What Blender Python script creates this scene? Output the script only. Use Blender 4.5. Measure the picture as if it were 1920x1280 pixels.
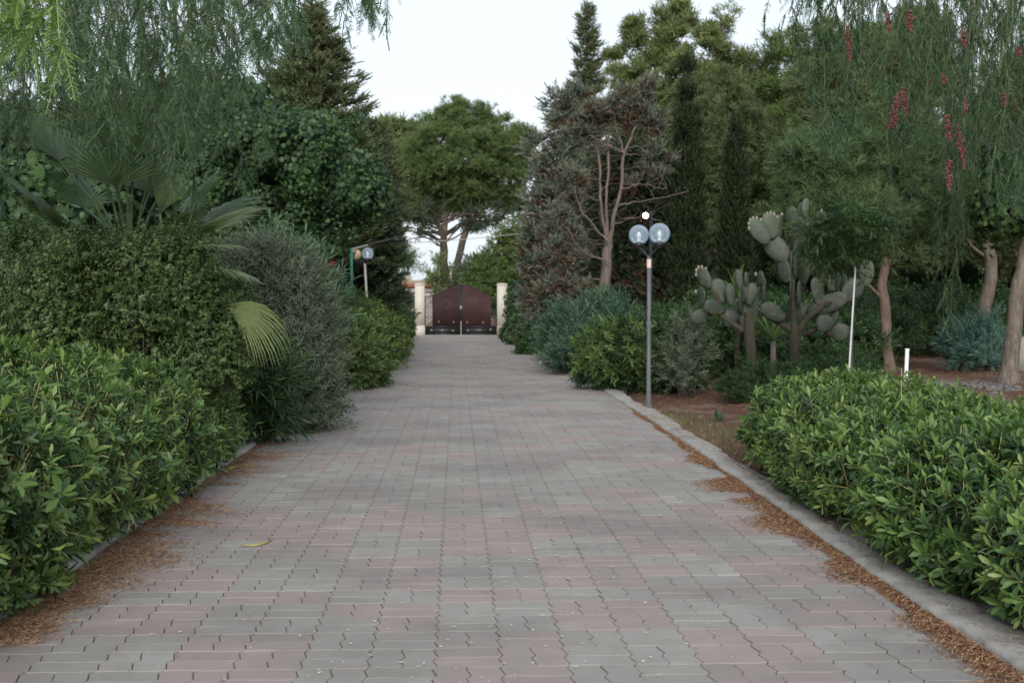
import bpy, math, random, zlib
import numpy as np
from mathutils import Vector, Matrix

S = bpy.context.scene
for o in list(bpy.data.objects): bpy.data.objects.remove(o)
R = math.radians
COL = S.collection

# ------------------------------------------------------------ camera, sky, sun, exposure
FP = 2300.0; CAMH = 1.5; W0, H0 = 1920.0, 1280.0
cam_d = bpy.data.cameras.new('camera'); cam = bpy.data.objects.new('camera', cam_d); COL.objects.link(cam)
cam_d.sensor_width = 36; cam_d.lens = 36 * FP / W0; cam_d.clip_end = 2000
cam.location = (0, 0, CAMH); cam.rotation_euler = (R(90 - 1.69), 0, R(-2.59))
cam_d.dof.use_dof = True; cam_d.dof.focus_distance = 7.0; cam_d.dof.aperture_fstop = 5.0
S.camera = cam
S.render.engine = 'CYCLES'
S.render.resolution_x = 1024; S.render.resolution_y = 682
S.cycles.max_bounces = 6; S.cycles.transparent_max_bounces = 8; S.cycles.diffuse_bounces = 4
w = bpy.data.worlds.new("World"); S.world = w; w.use_nodes = True
nt = w.node_tree; nt.nodes.clear()
wo = nt.nodes.new('ShaderNodeOutputWorld'); bg = nt.nodes.new('ShaderNodeBackground')
sky = nt.nodes.new('ShaderNodeTexSky'); sky.sky_type = 'NISHITA'; sky.sun_disc = False
SUN_EL, SUN_ROT = 24, 184
sky.sun_elevation = R(SUN_EL); sky.sun_rotation = R(SUN_ROT); sky.air_density = 1.0; sky.dust_density = 2.5; sky.ozone_density = 1.0
hs = nt.nodes.new('ShaderNodeHueSaturation'); hs.inputs['Saturation'].default_value = 0.45
nt.links.new(sky.outputs[0], hs.inputs['Color']); 
mx = nt.nodes.new('ShaderNodeMix'); mx.data_type = 'RGBA'; mx.inputs[0].default_value = 0.55
mx.inputs[7].default_value = (7.3, 8.1, 8.9, 1)
nt.links.new(hs.outputs[0], mx.inputs[6]); nt.links.new(mx.outputs[2], bg.inputs[0])
bg.inputs[1].default_value = 0.086
nt.links.new(bg.outputs[0], wo.inputs[0])
sd = bpy.data.lights.new('sun', 'SUN'); sd.energy = 1.5; sd.angle = R(25); sd.color = (1, .96, .9)
so = bpy.data.objects.new('sun', sd); COL.objects.link(so)
# sun behind the camera, a little left
az = R(SUN_ROT); sdv = Vector((math.sin(az) * math.cos(R(SUN_EL)), math.cos(az) * math.cos(R(SUN_EL)), math.sin(R(SUN_EL))))
so.rotation_euler = sdv.to_track_quat('Z', 'Y').to_euler()
S.view_settings.view_transform = 'Standard'; S.view_settings.look = 'None'
S.view_settings.exposure = 0.9; S.view_settings.gamma = 1; S.view_settings.use_curve_mapping = False

# ------------------------------------------------------------ helpers
RM = cam.rotation_euler.to_matrix()
def ray(px, py): return RM @ Vector(((px - 960) / FP, -(py - 640) / FP, -1))
def P(px, py, Y):
    d = ray(px, py); t = Y / d.y
    return np.array([d.x * t, Y, CAMH + d.z * t])
def G(px, py, z=0.0):
    d = ray(px, py); t = (z - CAMH) / d.z
    return np.array([d.x * t, d.y * t, z])
def RNG(s): return np.random.default_rng(zlib.crc32(s.encode()))

def tag(o, label=None, cat=None, group=None, kind=None):
    if label: o['label'] = label
    if cat: o['category'] = cat
    if group: o['group'] = group
    if kind: o['kind'] = kind
    return o
def empty(name, loc, label, cat, group=None):
    o = bpy.data.objects.new(name, None); COL.objects.link(o); o.location = loc; o.empty_display_size = .2
    return tag(o, label, cat, group)

class Geo:
    def __init__(s): s.v = []; s.f = []; s.r = []; s.n = 0
    def add(s, v, f, r=0.5):
        v = np.asarray(v, float).reshape(-1, 3); f = np.asarray(f, int).reshape(-1, 4)
        s.v.append(v); s.f.append(f + s.n); s.n += len(v)
        s.r.append(np.full(len(v), r) if np.isscalar(r) else np.asarray(r, float))
        return s
    def build(s, name, mat, parent=None, smooth=False, loc=(0, 0, 0)):
        v = np.concatenate(s.v); f = np.concatenate(s.f); r = np.concatenate(s.r)
        off = np.array(parent.location) if parent is not None else np.array(loc)
        if parent is not None and parent.parent is not None: off = off + np.array(parent.parent.location)
        v = v - off
        me = bpy.data.meshes.new(name)
        me.vertices.add(len(v)); me.vertices.foreach_set('co', v.astype(np.float32).ravel())
        me.loops.add(len(f) * 4); me.loops.foreach_set('vertex_index', f.astype(np.int32).ravel())
        me.polygons.add(len(f)); me.polygons.foreach_set('loop_start', np.arange(0, len(f) * 4, 4, dtype=np.int32))
        if smooth: me.polygons.foreach_set('use_smooth', np.ones(len(f), bool))
        a = me.attributes.new('rnd', 'FLOAT', 'POINT'); a.data.foreach_set('value', r.astype(np.float32))
        me.update(); me.validate()
        o = bpy.data.objects.new(name, me); COL.objects.link(o)
        if parent is not None: o.parent = parent
        else: o.location = loc
        me.materials.append(mat)
        return o

def tube(pts, rad, ns=8, cap=True):
    pts = np.asarray(pts, float); n = len(pts); rad = np.broadcast_to(rad, n)
    t = np.gradient(pts, axis=0); t /= np.linalg.norm(t, axis=1)[:, None] + 1e-9
    ref = np.array([0, 0, 1.]) if abs(t[0][2]) < .8 else np.array([1., 0, 0])
    vs = []
    u = np.cross(t[0], ref); u /= np.linalg.norm(u)
    for i in range(n):
        u = u - t[i] * np.dot(u, t[i]); u /= np.linalg.norm(u) + 1e-9
        b = np.cross(t[i], u); a = np.arange(ns) * 2 * math.pi / ns
        vs.append(pts[i] + rad[i] * (np.cos(a)[:, None] * u + np.sin(a)[:, None] * b))
    v = np.concatenate(vs); f = []
    for i in range(n - 1):
        for k in range(ns):
            f.append((i * ns + k, i * ns + (k + 1) % ns, (i + 1) * ns + (k + 1) % ns, (i + 1) * ns + k))
    return v, (f + capq(ns, n) if cap else f)
def capq(ns, n):
    out = []
    for base in (0, (n - 1) * ns):
        k = 1
        while k + 2 <= ns - 1:
            out.append((base, base + k, base + k + 1, base + k + 2)); k += 2
    return out
def wob(pts, amp, rng, n=10):
    """resample a polyline smoothly with little irregular bends"""
    pts = np.asarray(pts, float); m = len(pts); t = np.linspace(0, m - 1, n)
    out = np.stack([np.interp(t, np.arange(m), pts[:, k]) for k in range(pts.shape[1])], 1)
    nz = rng.normal(0, amp, (n, 3)); nz[0] = 0; out[:, :3] += nz
    return out
def box(a, b):
    x0, y0, z0 = a; x1, y1, z1 = b
    v = [(x0, y0, z0), (x1, y0, z0), (x1, y1, z0), (x0, y1, z0), (x0, y0, z1), (x1, y0, z1), (x1, y1, z1), (x0, y1, z1)]
    return v, [(0, 3, 2, 1), (4, 5, 6, 7), (0, 1, 5, 4), (1, 2, 6, 5), (2, 3, 7, 6), (3, 0, 4, 7)]
def ellipsoid(c, r, nu=16, nv=10, M=None):
    v = []
    for j in range(nv + 1):
        th = math.pi * j / nv * .998 + .001 * math.pi
        for i in range(nu):
            a = 2 * math.pi * i / nu
            v.append((math.sin(th) * math.cos(a), math.sin(th) * math.sin(a), math.cos(th)))
    v = np.array(v) * np.array(r)
    if M is not None: v = v @ np.array(M).T
    v = v + np.array(c); f = []
    for j in range(nv):
        for i in range(nu):
            f.append((j * nu + i, (j + 1) * nu + i, (j + 1) * nu + (i + 1) % nu, j * nu + (i + 1) % nu))
    return v, f

# ------------------------------------------------------------ materials
def nodes(name):
    m = bpy.data.materials.new(name); m.use_nodes = True; t = m.node_tree
    return m, t, t.nodes['Principled BSDF']
def N(t, k, **kw):
    n = t.nodes.new(k)
    for a, b in kw.items(): setattr(n, a, b)
    return n
def ramp(t, src, cols, pos=None):
    r = N(t, 'ShaderNodeValToRGB'); e = r.color_ramp.elements
    pos = pos or [i / (len(cols) - 1) for i in range(len(cols))]
    while len(e) < len(cols): e.new(.5)
    for i, c in enumerate(cols): e[i].position = pos[i]; e[i].color = (*c, 1)
    t.links.new(src, r.inputs[0]); return r.outputs[0]
def noise(t, scale, detail=4, rough=.6, coord=None, dist=0):
    n = N(t, 'ShaderNodeTexNoise'); n.inputs['Scale'].default_value = scale; n.inputs['Detail'].default_value = detail
    n.inputs['Roughness'].default_value = rough; n.inputs['Distortion'].default_value = dist
    c = coord or N(t, 'ShaderNodeTexCoord').outputs['Object']; t.links.new(c, n.inputs['Vector']); return n.outputs['Fac']
def bump(t, b, h, s, d=.02):
    k = N(t, 'ShaderNodeBump'); k.inputs['Strength'].default_value = s; k.inputs['Distance'].default_value = d
    t.links.new(h, k.inputs['Height']); t.links.new(k.outputs[0], b.inputs['Normal'])
def math_(t, op, a, b=None, c=None):
    k = N(t, 'ShaderNodeMath', operation=op)
    for i, x in enumerate((a, b, c)):
        if x is None: continue
        if isinstance(x, (int, float)): k.inputs[i].default_value = x
        else: t.links.new(x, k.inputs[i])
    return k.outputs[0]
def mixc(t, f, a, b, mode='MIX'):
    k = N(t, 'ShaderNodeMix', data_type='RGBA', blend_type=mode)
    for i, x in ((0, f), (6, a), (7, b)):
        if isinstance(x, (int, float)): k.inputs[i].default_value = x
        elif isinstance(x, tuple): k.inputs[i].default_value = (*x, 1)
        else: t.links.new(x, k.inputs[i])
    return k.outputs[2]
def leafmat(name, cols, rough=.5, trans=.25, spec=.4, nscale=1.2, namp=.5):
    m, t, b = nodes(name)
    at = N(t, 'ShaderNodeAttribute', attribute_name='rnd').outputs['Fac']
    nz = noise(t, nscale, 2)
    f = math_(t, 'ADD', at, math_(t, 'MULTIPLY', math_(t, 'SUBTRACT', nz, .5), namp))
    c = ramp(t, f, cols)
    t.links.new(c, b.inputs['Base Color']); b.inputs['Roughness'].default_value = rough
    b.inputs['Specular IOR Level'].default_value = spec
    if trans > 0:
        tr = N(t, 'ShaderNodeBsdfTranslucent'); ms = N(t, 'ShaderNodeMixShader'); ms.inputs[0].default_value = trans
        br = mixc(t, 1.0, c, (1.25, 1.35, .7), 'MULTIPLY')
        t.links.new(br, tr.inputs[0]); t.links.new(b.outputs[0], ms.inputs[1]); t.links.new(tr.outputs[0], ms.inputs[2])
        t.links.new(ms.outputs[0], t.nodes['Material Output'].inputs[0])
    return m
def barkmat(name, c0, c1, scale=14, bs=.8):
    m, t, b = nodes(name)
    co = N(t, 'ShaderNodeTexCoord').outputs['Object']; mp = N(t, 'ShaderNodeMapping'); mp.inputs['Scale'].default_value = (1, 1, .25)
    t.links.new(co, mp.inputs[0]); n = noise(t, scale, 6, .7, mp.outputs[0], .6)
    t.links.new(ramp(t, n, [c0, c1], [.35, .65]), b.inputs['Base Color']); b.inputs['Roughness'].default_value = .9
    b.inputs['Specular IOR Level'].default_value = .2
    bump(t, b, n, bs, .03); return m
def plain(name, c, rough=.6, var=.12, scale=6, metal=0, bs=.15, spec=.4):
    m, t, b = nodes(name); n = noise(t, scale, 5, .65)
    lo = tuple(x * (1 - var) for x in c); hi = tuple(min(1, x * (1 + var)) for x in c)
    t.links.new(ramp(t, n, [lo, hi], [.3, .7]), b.inputs['Base Color']); b.inputs['Roughness'].default_value = rough
    b.inputs['Metallic'].default_value = metal; b.inputs['Specular IOR Level'].default_value = spec
    if bs: bump(t, b, n, bs, .01)
    return m

M = {}
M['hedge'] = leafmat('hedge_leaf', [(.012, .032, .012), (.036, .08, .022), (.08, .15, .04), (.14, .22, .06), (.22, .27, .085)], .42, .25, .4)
M['hedge_stem'] = plain('hedge_stem', (.32, .31, .14), .7)
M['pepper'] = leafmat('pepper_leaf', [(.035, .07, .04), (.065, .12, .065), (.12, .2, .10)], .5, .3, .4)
M['pepper_dark'] = leafmat('dark_pepper_leaf', [(.025, .052, .028), (.048, .09, .045), (.09, .155, .07)], .5, .25, .3)  # darker leaf green for the berried right-hand tree
M['pepper_young'] = leafmat('young_pepper_leaf', [(.11, .19, .05), (.2, .31, .09)], .5, .3, .4)
M['berry'] = leafmat('pink_berry', [(.075, .018, .022), (.12, .03, .036), (.17, .065, .06)], .45, 0, .4)
M['twig'] = barkmat('green_twig', (.07, .075, .035), (.13, .13, .06), 30, .2)
M['bark'] = barkmat('grey_bark', (.075, .06, .048), (.19, .16, .135))
M['bark_brown'] = barkmat('brown_grey_bark', (.075, .06, .05), (.17, .135, .115))
M['bark_red'] = barkmat('reddish_bark', (.09, .062, .05), (.19, .14, .115))
M['bark_dark'] = barkmat('dark_bark', (.035, .028, .022), (.09, .07, .055))
M['small'] = leafmat('small_leaf', [(.026, .05, .016), (.05, .092, .028), (.088, .145, .042), (.15, .2, .07)], .55, .3)
M['broad'] = leafmat('broad_leaf', [(.016, .038, .018), (.034, .078, .028), (.075, .145, .042)], .5, .3)
M['cedar'] = leafmat('cedar_needle', [(.038, .055, .03), (.08, .105, .045), (.15, .16, .07)], .6, .25)
M['darkcon'] = leafmat('dark_conifer_needle', [(.012, .022, .012), (.028, .045, .02), (.055, .08, .03)], .6, .1)
M['silver'] = leafmat('silver_conifer_needle', [(.055, .07, .055), (.11, .13, .10), (.22, .235, .18)], .6, .2)
M['brownfol'] = leafmat('dead_brown_needle', [(.05, .03, .02), (.10, .06, .042), (.15, .10, .07)], .8, .1, .2)
M['pine'] = leafmat('stone_pine_needle', [(.05, .085, .032), (.10, .155, .052), (.175, .235, .08)], .6, .4)
M['aleppo'] = leafmat('aleppo_pine_needle', [(.045, .08, .038), (.09, .145, .06), (.16, .23, .09)], .6, .35)
M['aleppo_dark'] = leafmat('background_pine_needle', [(.045, .065, .03), (.09, .12, .05), (.15, .19, .08)], .6, .35)
M['light'] = leafmat('light_tree_leaf', [(.07, .10, .04), (.14, .18, .065), (.23, .27, .11)], .6, .35)
M['cypress'] = leafmat('cypress_scale', [(.012, .02, .01), (.022, .036, .015), (.042, .06, .024)], .7, .1, .2)
M['oleander'] = leafmat('oleander_leaf', [(.03, .06, .04), (.06, .11, .068), (.11, .18, .1)], .5, .25)
M['bluebush'] = leafmat('blue_green_leaf', [(.025, .058, .038), (.05, .10, .06), (.09, .155, .085)], .5, .2)
M['silverblue'] = leafmat('silvery_blue_leaf', [(.04, .09, .07), (.075, .15, .12), (.12, .22, .18)], .5, .25)
M['grey'] = leafmat('grey_green_leaf', [(.055, .075, .045), (.10, .13, .085), (.17, .2, .135)], .6, .25)
M['lime'] = leafmat('yellow_green_leaf', [(.03, .065, .02), (.065, .12, .032), (.12, .18, .05), (.2, .24, .08)], .5, .3)
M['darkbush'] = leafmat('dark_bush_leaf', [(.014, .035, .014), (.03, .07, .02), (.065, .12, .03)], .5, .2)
M['leafgreen'] = leafmat('mid_green_leaf', [(.05, .09, .03), (.10, .155, .045), (.17, .23, .07)], .55, .35)
M['orange'] = leafmat('orange_leaf', [(.18, .09, .03), (.32, .13, .05)], .6, .25)
M['flower'] = leafmat('pink_flower', [(.45, .05, .09), (.65, .12, .16)], .6, .2)
M['yflower'] = leafmat('yellow_flower', [(.7, .45, .05), (.8, .6, .1)], .6, .2)
M['palm'] = leafmat('fan_palm_leaf', [(.025, .055, .022), (.045, .09, .03), (.09, .15, .055), (.2, .25, .13)], .45, .2, .5, 2, .7)
M['palm_light'] = leafmat('pale_palm_leaf', [(.05, .09, .035), (.10, .155, .06), (.2, .26, .13), (.34, .38, .24)], .42, .2, .5, 2, .5)
M['palm_dry'] = leafmat('yellowing_palm_leaf', [(.09, .13, .04), (.17, .21, .065), (.24, .19, .09)], .5, .25)
M['agave'] = leafmat('blue_agave', [(.09, .19, .16), (.14, .28, .23)], .5, .1)
M['strap'] = leafmat('strap_leaf', [(.07, .13, .04), (.14, .22, .07)], .5, .2)
M['grass'] = leafmat('dry_grass', [(.09, .10, .05), (.17, .16, .09), (.28, .25, .16)], .8, .3, .2)
M['litter'] = leafmat('fallen_leaf', [(.14, .07, .048), (.25, .12, .075), (.33, .19, .115), (.43, .34, .2)], .85, .1, .15, 3, .35)
M['petal'] = leafmat('fallen_petal', [(.5, .46, .42), (.72, .68, .62)], .7, .1)
M['cream'] = plain('cream_render', (.52, .49, .42), .85, .08, 2)
M['plinth'] = plain('brown_plinth', (.28, .23, .19), .9, .15, 5)
M['maroon'] = plain('maroon_sheet_metal', (.035, .017, .018), .75, .25, 1.5, 0, .05, .2)
M['iron'] = plain('black_iron', (.016, .016, .018), .45, .2, 4)
M['steel'] = plain('grey_painted_steel', (.095, .10, .105), .5, .2, 3)
M['palepole'] = plain('pale_grey_pole', (.3, .29, .28), .6, .2, 5)
M['greenpole'] = plain('green_painted_pole', (.045, .22, .15), .5, .15, 3)
M['sticker'] = plain('pink_sticker', (.6, .45, .42), .6, .1)
M['rosette'] = plain('bronze_rosette', (.26, .22, .17), .5, .3, 20)
M['white'] = plain('white_paint', (.75, .75, .76), .6, .06)
M['tile'] = plain('red_roof_tile', (.38, .13, .08), .85, .25, 3)
M['plaster'] = plain('beige_plaster', (.62, .52, .40), .9, .07, 1)
M['dark'] = plain('painted_arch_shade', (.03, .035, .04), .4, .1)  # near-black colour that stands for shade within the house arch
M['block'] = plain('grey_concrete_block', (.22, .21, .19), .9, .2, 8)
M['bulb'] = plain('white_bulb', (.8, .8, .78), .4, .02)
M['tan'] = plain('tan_globe', (.42, .33, .2), .5, .2, 8)
M['pod'] = plain('yellow_pod', (.34, .3, .1), .7, .15, 30)
M['gravel'] = plain('grey_stone', (.13, .125, .125), .9, .3, 9)
def globe_mat():
    m, t, b = nodes('clear_globe'); b.inputs['Base Color'].default_value = (.55, .66, .74, 1); b.inputs['Roughness'].default_value = .12
    tr = N(t, 'ShaderNodeBsdfTransparent'); tr.inputs[0].default_value = (.86, .92, .97, 1); ms = N(t, 'ShaderNodeMixShader')
    fr = N(t, 'ShaderNodeFresnel'); fr.inputs[0].default_value = 1.45
    f = math_(t, 'ADD', math_(t, 'MULTIPLY', fr.outputs[0], .7), .26)
    t.links.new(f, ms.inputs[0]); t.links.new(tr.outputs[0], ms.inputs[1]); t.links.new(b.outputs[0], ms.inputs[2])
    t.links.new(ms.outputs[0], t.nodes['Material Output'].inputs[0]); return m
M['globe'] = globe_mat()
def emis(name, c, s):
    m, t, b = nodes(name); b.inputs['Emission Color'].default_value = (*c, 1); b.inputs['Emission Strength'].default_value = s; return m
M['lit'] = emis('lit_lamp', (1, 1, .85), 12)
def cactus_mat():
    m, t, b = nodes('cactus_pad')
    co = N(t, 'ShaderNodeTexCoord').outputs['Object']; v = N(t, 'ShaderNodeTexVoronoi'); v.inputs['Scale'].default_value = 13
    t.links.new(co, v.inputs['Vector']); dot = ramp(t, v.outputs['Distance'], [(1, 1, 1), (0, 0, 0)], [.07, .16])
    at = N(t, 'ShaderNodeAttribute', attribute_name='rnd').outputs['Fac']
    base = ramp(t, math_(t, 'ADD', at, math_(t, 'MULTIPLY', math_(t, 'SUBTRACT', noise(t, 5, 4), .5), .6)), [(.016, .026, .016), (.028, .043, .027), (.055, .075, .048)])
    t.links.new(mixc(t, math_(t, 'MULTIPLY', dot, .55), mixc(t, math_(t, 'MULTIPLY', ramp(t, noise(t, 9, 6, .7), [(0, 0, 0), (1, 1, 1)], [.5, .72]), .6), base, (.13, .105, .07)), (.26, .25, .18)), b.inputs['Base Color']); b.inputs['Roughness'].default_value = .6
    bump(t, b, dot, .5, .008); return m
M['pad'] = cactus_mat()
def soil_mat():
    m, t, b = nodes('needle_strewn_soil')
    n1 = noise(t, 1.3, 5, .65); n2 = noise(t, 28, 6, .75); n3 = noise(t, .35, 3, .5)
    c = mixc(t, ramp(t, n2, [(0, 0, 0), (1, 1, 1)], [.35, .68]), (.085, .042, .03), (.20, .11, .078))
    c = mixc(t, ramp(t, n1, [(0, 0, 0), (1, 1, 1)], [.5, .66]), c, (.23, .16, .125))
    c = mixc(t, ramp(t, n3, [(0, 0, 0), (.7, .7, .7)], [.5, .7]), c, (.13, .10, .055))
    t.links.new(c, b.inputs['Base Color']); b.inputs['Roughness'].default_value = .95; b.inputs['Specular IOR Level'].default_value = .1
    bump(t, b, n2, .9, .04); return m
M['soil'] = soil_mat()
def paver_mat():
    m, t, b = nodes('zigzag_paver')
    at = N(t, 'ShaderNodeAttribute', attribute_name='rnd').outputs['Fac']
    red = math_(t, 'GREATER_THAN', at, 1.0); fr = math_(t, 'FRACT', at)
    co = N(t, 'ShaderNodeTexCoord').outputs['Object']
    fine = noise(t, 220, 3, .8, co); mid = noise(t, 5, 5, .65, co); big = noise(t, .7, 4, .6, co)
    grey = ramp(t, fr, [(.235, .23, .212), (.272, .267, .247), (.315, .308, .285)])
    rose = ramp(t, fr, [(.25, .212, .202), (.285, .238, .227), (.32, .27, .255)])
    c = mixc(t, red, grey, rose)
    c = mixc(t, math_(t, 'MULTIPLY', ramp(t, mid, [(0, 0, 0), (1, 1, 1)], [.35, .7]), .5), c, (.225, .185, .168))
    c = mixc(t, ramp(t, big, [(0, 0, 0), (.6, .6, .6)], [.45, .62]), c, (.165, .15, .142))
    k = N(t, 'ShaderNodeMapRange'); k.inputs[3].default_value = .8; k.inputs[4].default_value = 1.2; k.inputs[1].default_value = .3; k.inputs[2].default_value = .7
    t.links.new(fine, k.inputs[0]); c = mixc(t, 1.0, c, k.outputs[0], 'MULTIPLY')
    t.links.new(c, b.inputs['Base Color']); b.inputs['Roughness'].default_value = .78; b.inputs['Specular IOR Level'].default_value = .35
    bump(t, b, fine, .35, .004); return m
M['paver'] = paver_mat()
M['joint'] = plain('joint_dirt', (.19, .105, .085), .95, .3, 10)
def conc():
    m, t, b = nodes('rough_concrete'); n = noise(t, 3, 6, .7); n2 = noise(t, 60, 4, .7)
    c = ramp(t, n, [(.17, .155, .14), (.32, .305, .28), (.38, .365, .34)], [.3, .5, .75])
    c = mixc(t, math_(t, 'MULTIPLY', ramp(t, n2, [(0, 0, 0), (1, 1, 1)], [.5, .7]), .4), c, (.2, .17, .14))
    t.links.new(c, b.inputs['Base Color']); b.inputs['Roughness'].default_value = .9; bump(t, b, n2, .7, .01); return m
M['concrete'] = conc()

# ------------------------------------------------------------ ground, driveway, kerbs
EDGE_R = [(2.2, 0), (2.22, 3), (2.25, 5), (2.27, 6.6), (2.40, 11.2), (2.5, 17.9), (2.6, 29), (2.6, 41), (2.32, 59.6)]
EDGE_L = [(-2.1, 0), (-2.12, 8), (-2.1, 20.4), (-1.78, 20.8), (-1.78, 40), (-1.86, 59.6)]
def edge(E, y): return np.interp(y, [e[1] for e in E], [e[0] for e in E])
def make_ground():
    xs = np.concatenate([np.linspace(-400, -14, 14), np.linspace(-12, 16, 190), np.linspace(18, 400, 14)])
    ys = np.concatenate([np.linspace(-60, 0, 6), np.linspace(.4, 40, 220), np.linspace(41, 90, 60), np.linspace(100, 900, 12)])
    X, Y = np.meshgrid(xs, ys)
    z = .035 * np.sin(X * 1.7 + 1.3 * np.sin(Y * .9)) * np.sin(Y * 1.3 + X * .4) + RNG('g').normal(0, .012, X.shape)
    m = (X > edge(EDGE_L, Y) - .3) & (X < edge(EDGE_R, Y) + .35) & (Y < 62) & (Y > -8)
    z = np.where(m, -.09, z)
    v = np.stack([X, Y, z], -1).reshape(-1, 3); nx, ny = len(xs), len(ys)
    i = (np.arange(ny - 1)[:, None] * nx + np.arange(nx - 1)[None]).ravel()
    g = Geo(); g.add(v, np.stack([i, i + 1, i + nx + 1, i + nx], 1)); tag(g.build('ground', M['soil'], smooth=True), kind='structure')
make_ground()
# the road outside the gate keeps the bare ground

U = .2737; X0 = -.09; Y0 = 4.957 - U * 26
TAB = {0: 'R', 1: 'R', 2: 'G', 3: 'G', 4: 'R', 5: 'G', 6: 'G', 7: 'G', 8: 'R', 9: 'R', 10: 'RR', 11: 'RR', 12: 'RR', 13: 'GR', 14: 'GR', 15: 'R', 16: 'R', 17: 'R', 18: 'GG', 19: 'GG', 20: 'GG', 21: 'GG', 22: 'GR', 23: 'GR', 24: 'R', 25: 'R', 26: 'RR', 27: 'G', 28: 'G', 29: 'GG'}
def is_red(i, j):
    n = j - 26; p = (i // 2); t = TAB[n % 30] if n >= 0 else ('R' if (n // 2) % 2 else 'G')
    a = t[0] == 'R'; b = (t[1] == 'R') if len(t) > 1 else (not a)
    r = a if p % 2 == 0 else b
    if zlib.crc32(b'%d,%d' % (i, j)) % 29 == 0: r = not r
    return r
def make_drive():
    VZ = [(k / 12, math.sin(4 * math.pi * k / 12) + .35 * math.sin(8 * math.pi * k / 12)) for k in range(13)]
    HZ = [(0, 0), (.25, 1), (.5, 0), (.75, -1), (1, 0)]
    A, B, g2 = .0085, .005, .0026
    def vedge(x, j, f0, f1): return [(x + A * o, (j + f) * U) for f, o in VZ if f0 - 1e-6 <= f <= f1 + 1e-6]
    def hedge_(y, i, f0, f1): return [((i + f) * U, y + B * o) for f, o in HZ if f0 - 1e-6 <= f <= f1 + 1e-6]
    V = []; F = []; RR = []; rg = RNG('pav')
    for j in range(0, int((59.8 - Y0) / U)):
        yc = Y0 + (j + .5) * U; xl = edge(EDGE_L, yc) - .12; xr = edge(EDGE_R, yc) + .12
        for i in range(-9, 11):
            xc = X0 + (i + .5) * U
            if xc < xl - U * .5 or xc > xr + U * .5: continue
            red = is_red(i, j)
            parts = [(0, .5, 0, 1), (.5, 1, 0, 1)] if (i + j) % 2 else [(0, 1, 0, .5), (0, 1, .5, 1)]
            for (a, b, c, d) in parts:
                bot = [(x, y + g2 * 1.35) for x, y in hedge_((j + c) * U, i, a, b)]
                top = [(x, y - g2 * 1.35) for x, y in hedge_((j + d) * U, i, a, b)]
                rt = [(x - g2, y) for x, y in vedge((i + b) * U, j, c, d)]
                lf = [(x + g2, y) for x, y in vedge((i + a) * U, j, c, d)]
                bx0, bx1 = lf[0][0], rt[0][0]
                ring = [(bx0, bot[0][1])] + bot[1:-1] + [(bx1, bot[-1][1])] + rt[1:-1] + [(rt[-1][0], top[-1][1])] + top[1:-1][::-1] + [(lf[-1][0], top[0][1])] + lf[1:-1][::-1]
                ring = [(X0 + x, Y0 + y) for x, y in ring]
                n = len(ring); z = .03 + float(np.clip(rg.normal(0, .0014), -.0022, .0022)); tx, ty = np.clip(rg.normal(0, .007, 2), -.014, .014)
                cx, cy = np.mean(ring, axis=0); base = len(V)
                bev = yc < 26
                r = (1.0 if red else 0.0) + float(np.clip(rg.normal(.5, .2), .02, .98)); r = r + .001
                zz = [z + (x - cx) * tx + (y - cy) * ty for x, y in ring]
                if bev:
                    V += [(cx + (x - cx) * .975, cy + (y - cy) * .962, h) for (x, y), h in zip(ring, zz)]
                    V += [(x, y, h - .0014) for (x, y), h in zip(ring, zz)]
                    V += [(x, y, h - .02) for (x, y), h in zip(ring, zz)]
                    F.append(tuple(range(base, base + n)))
                    for k in range(n):
                        k2 = (k + 1) % n
                        F.append((base + n + k, base + n + k2, base + k2, base + k)); F.append((base + 2 * n + k, base + 2 * n + k2, base + n + k2, base + n + k))
                    RR += [r] * (3 * n)
                else:
                    V += [(x, y, h) for (x, y), h in zip(ring, zz)] + [(x, y, h - .015) for (x, y), h in zip(ring, zz)]
                    F.append(tuple(range(base, base + n)))
                    for k in range(n):
                        k2 = (k + 1) % n; F.append((base + n + k, base + n + k2, base + k2, base + k))
                    RR += [r] * (2 * n)
    nb = len(F)
    b0 = len(V)
    for y in np.arange(Y0, 60, 1.0):
        V += [(edge(EDGE_L, y) - .2, y, .0222), (edge(EDGE_R, y) + .2, y, .0222)]; RR += [.5, .5]
    nn = (len(V) - b0) // 2
    for k in range(nn - 1): F.append((b0 + 2 * k, b0 + 2 * k + 1, b0 + 2 * k + 3, b0 + 2 * k + 2))
    me = bpy.data.meshes.new('driveway'); me.from_pydata(V, [], F)
    at = me.attributes.new('rnd', 'FLOAT', 'POINT'); at.data.foreach_set('value', np.array(RR, np.float32))
    me.materials.append(M['paver']); me.materials.append(M['joint'])
    mi = np.zeros(len(F), np.int32); mi[nb:] = 1; me.polygons.foreach_set('material_index', mi)
    o = bpy.data.objects.new('driveway', me); COL.objects.link(o); tag(o, kind='structure')
make_drive()
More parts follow.
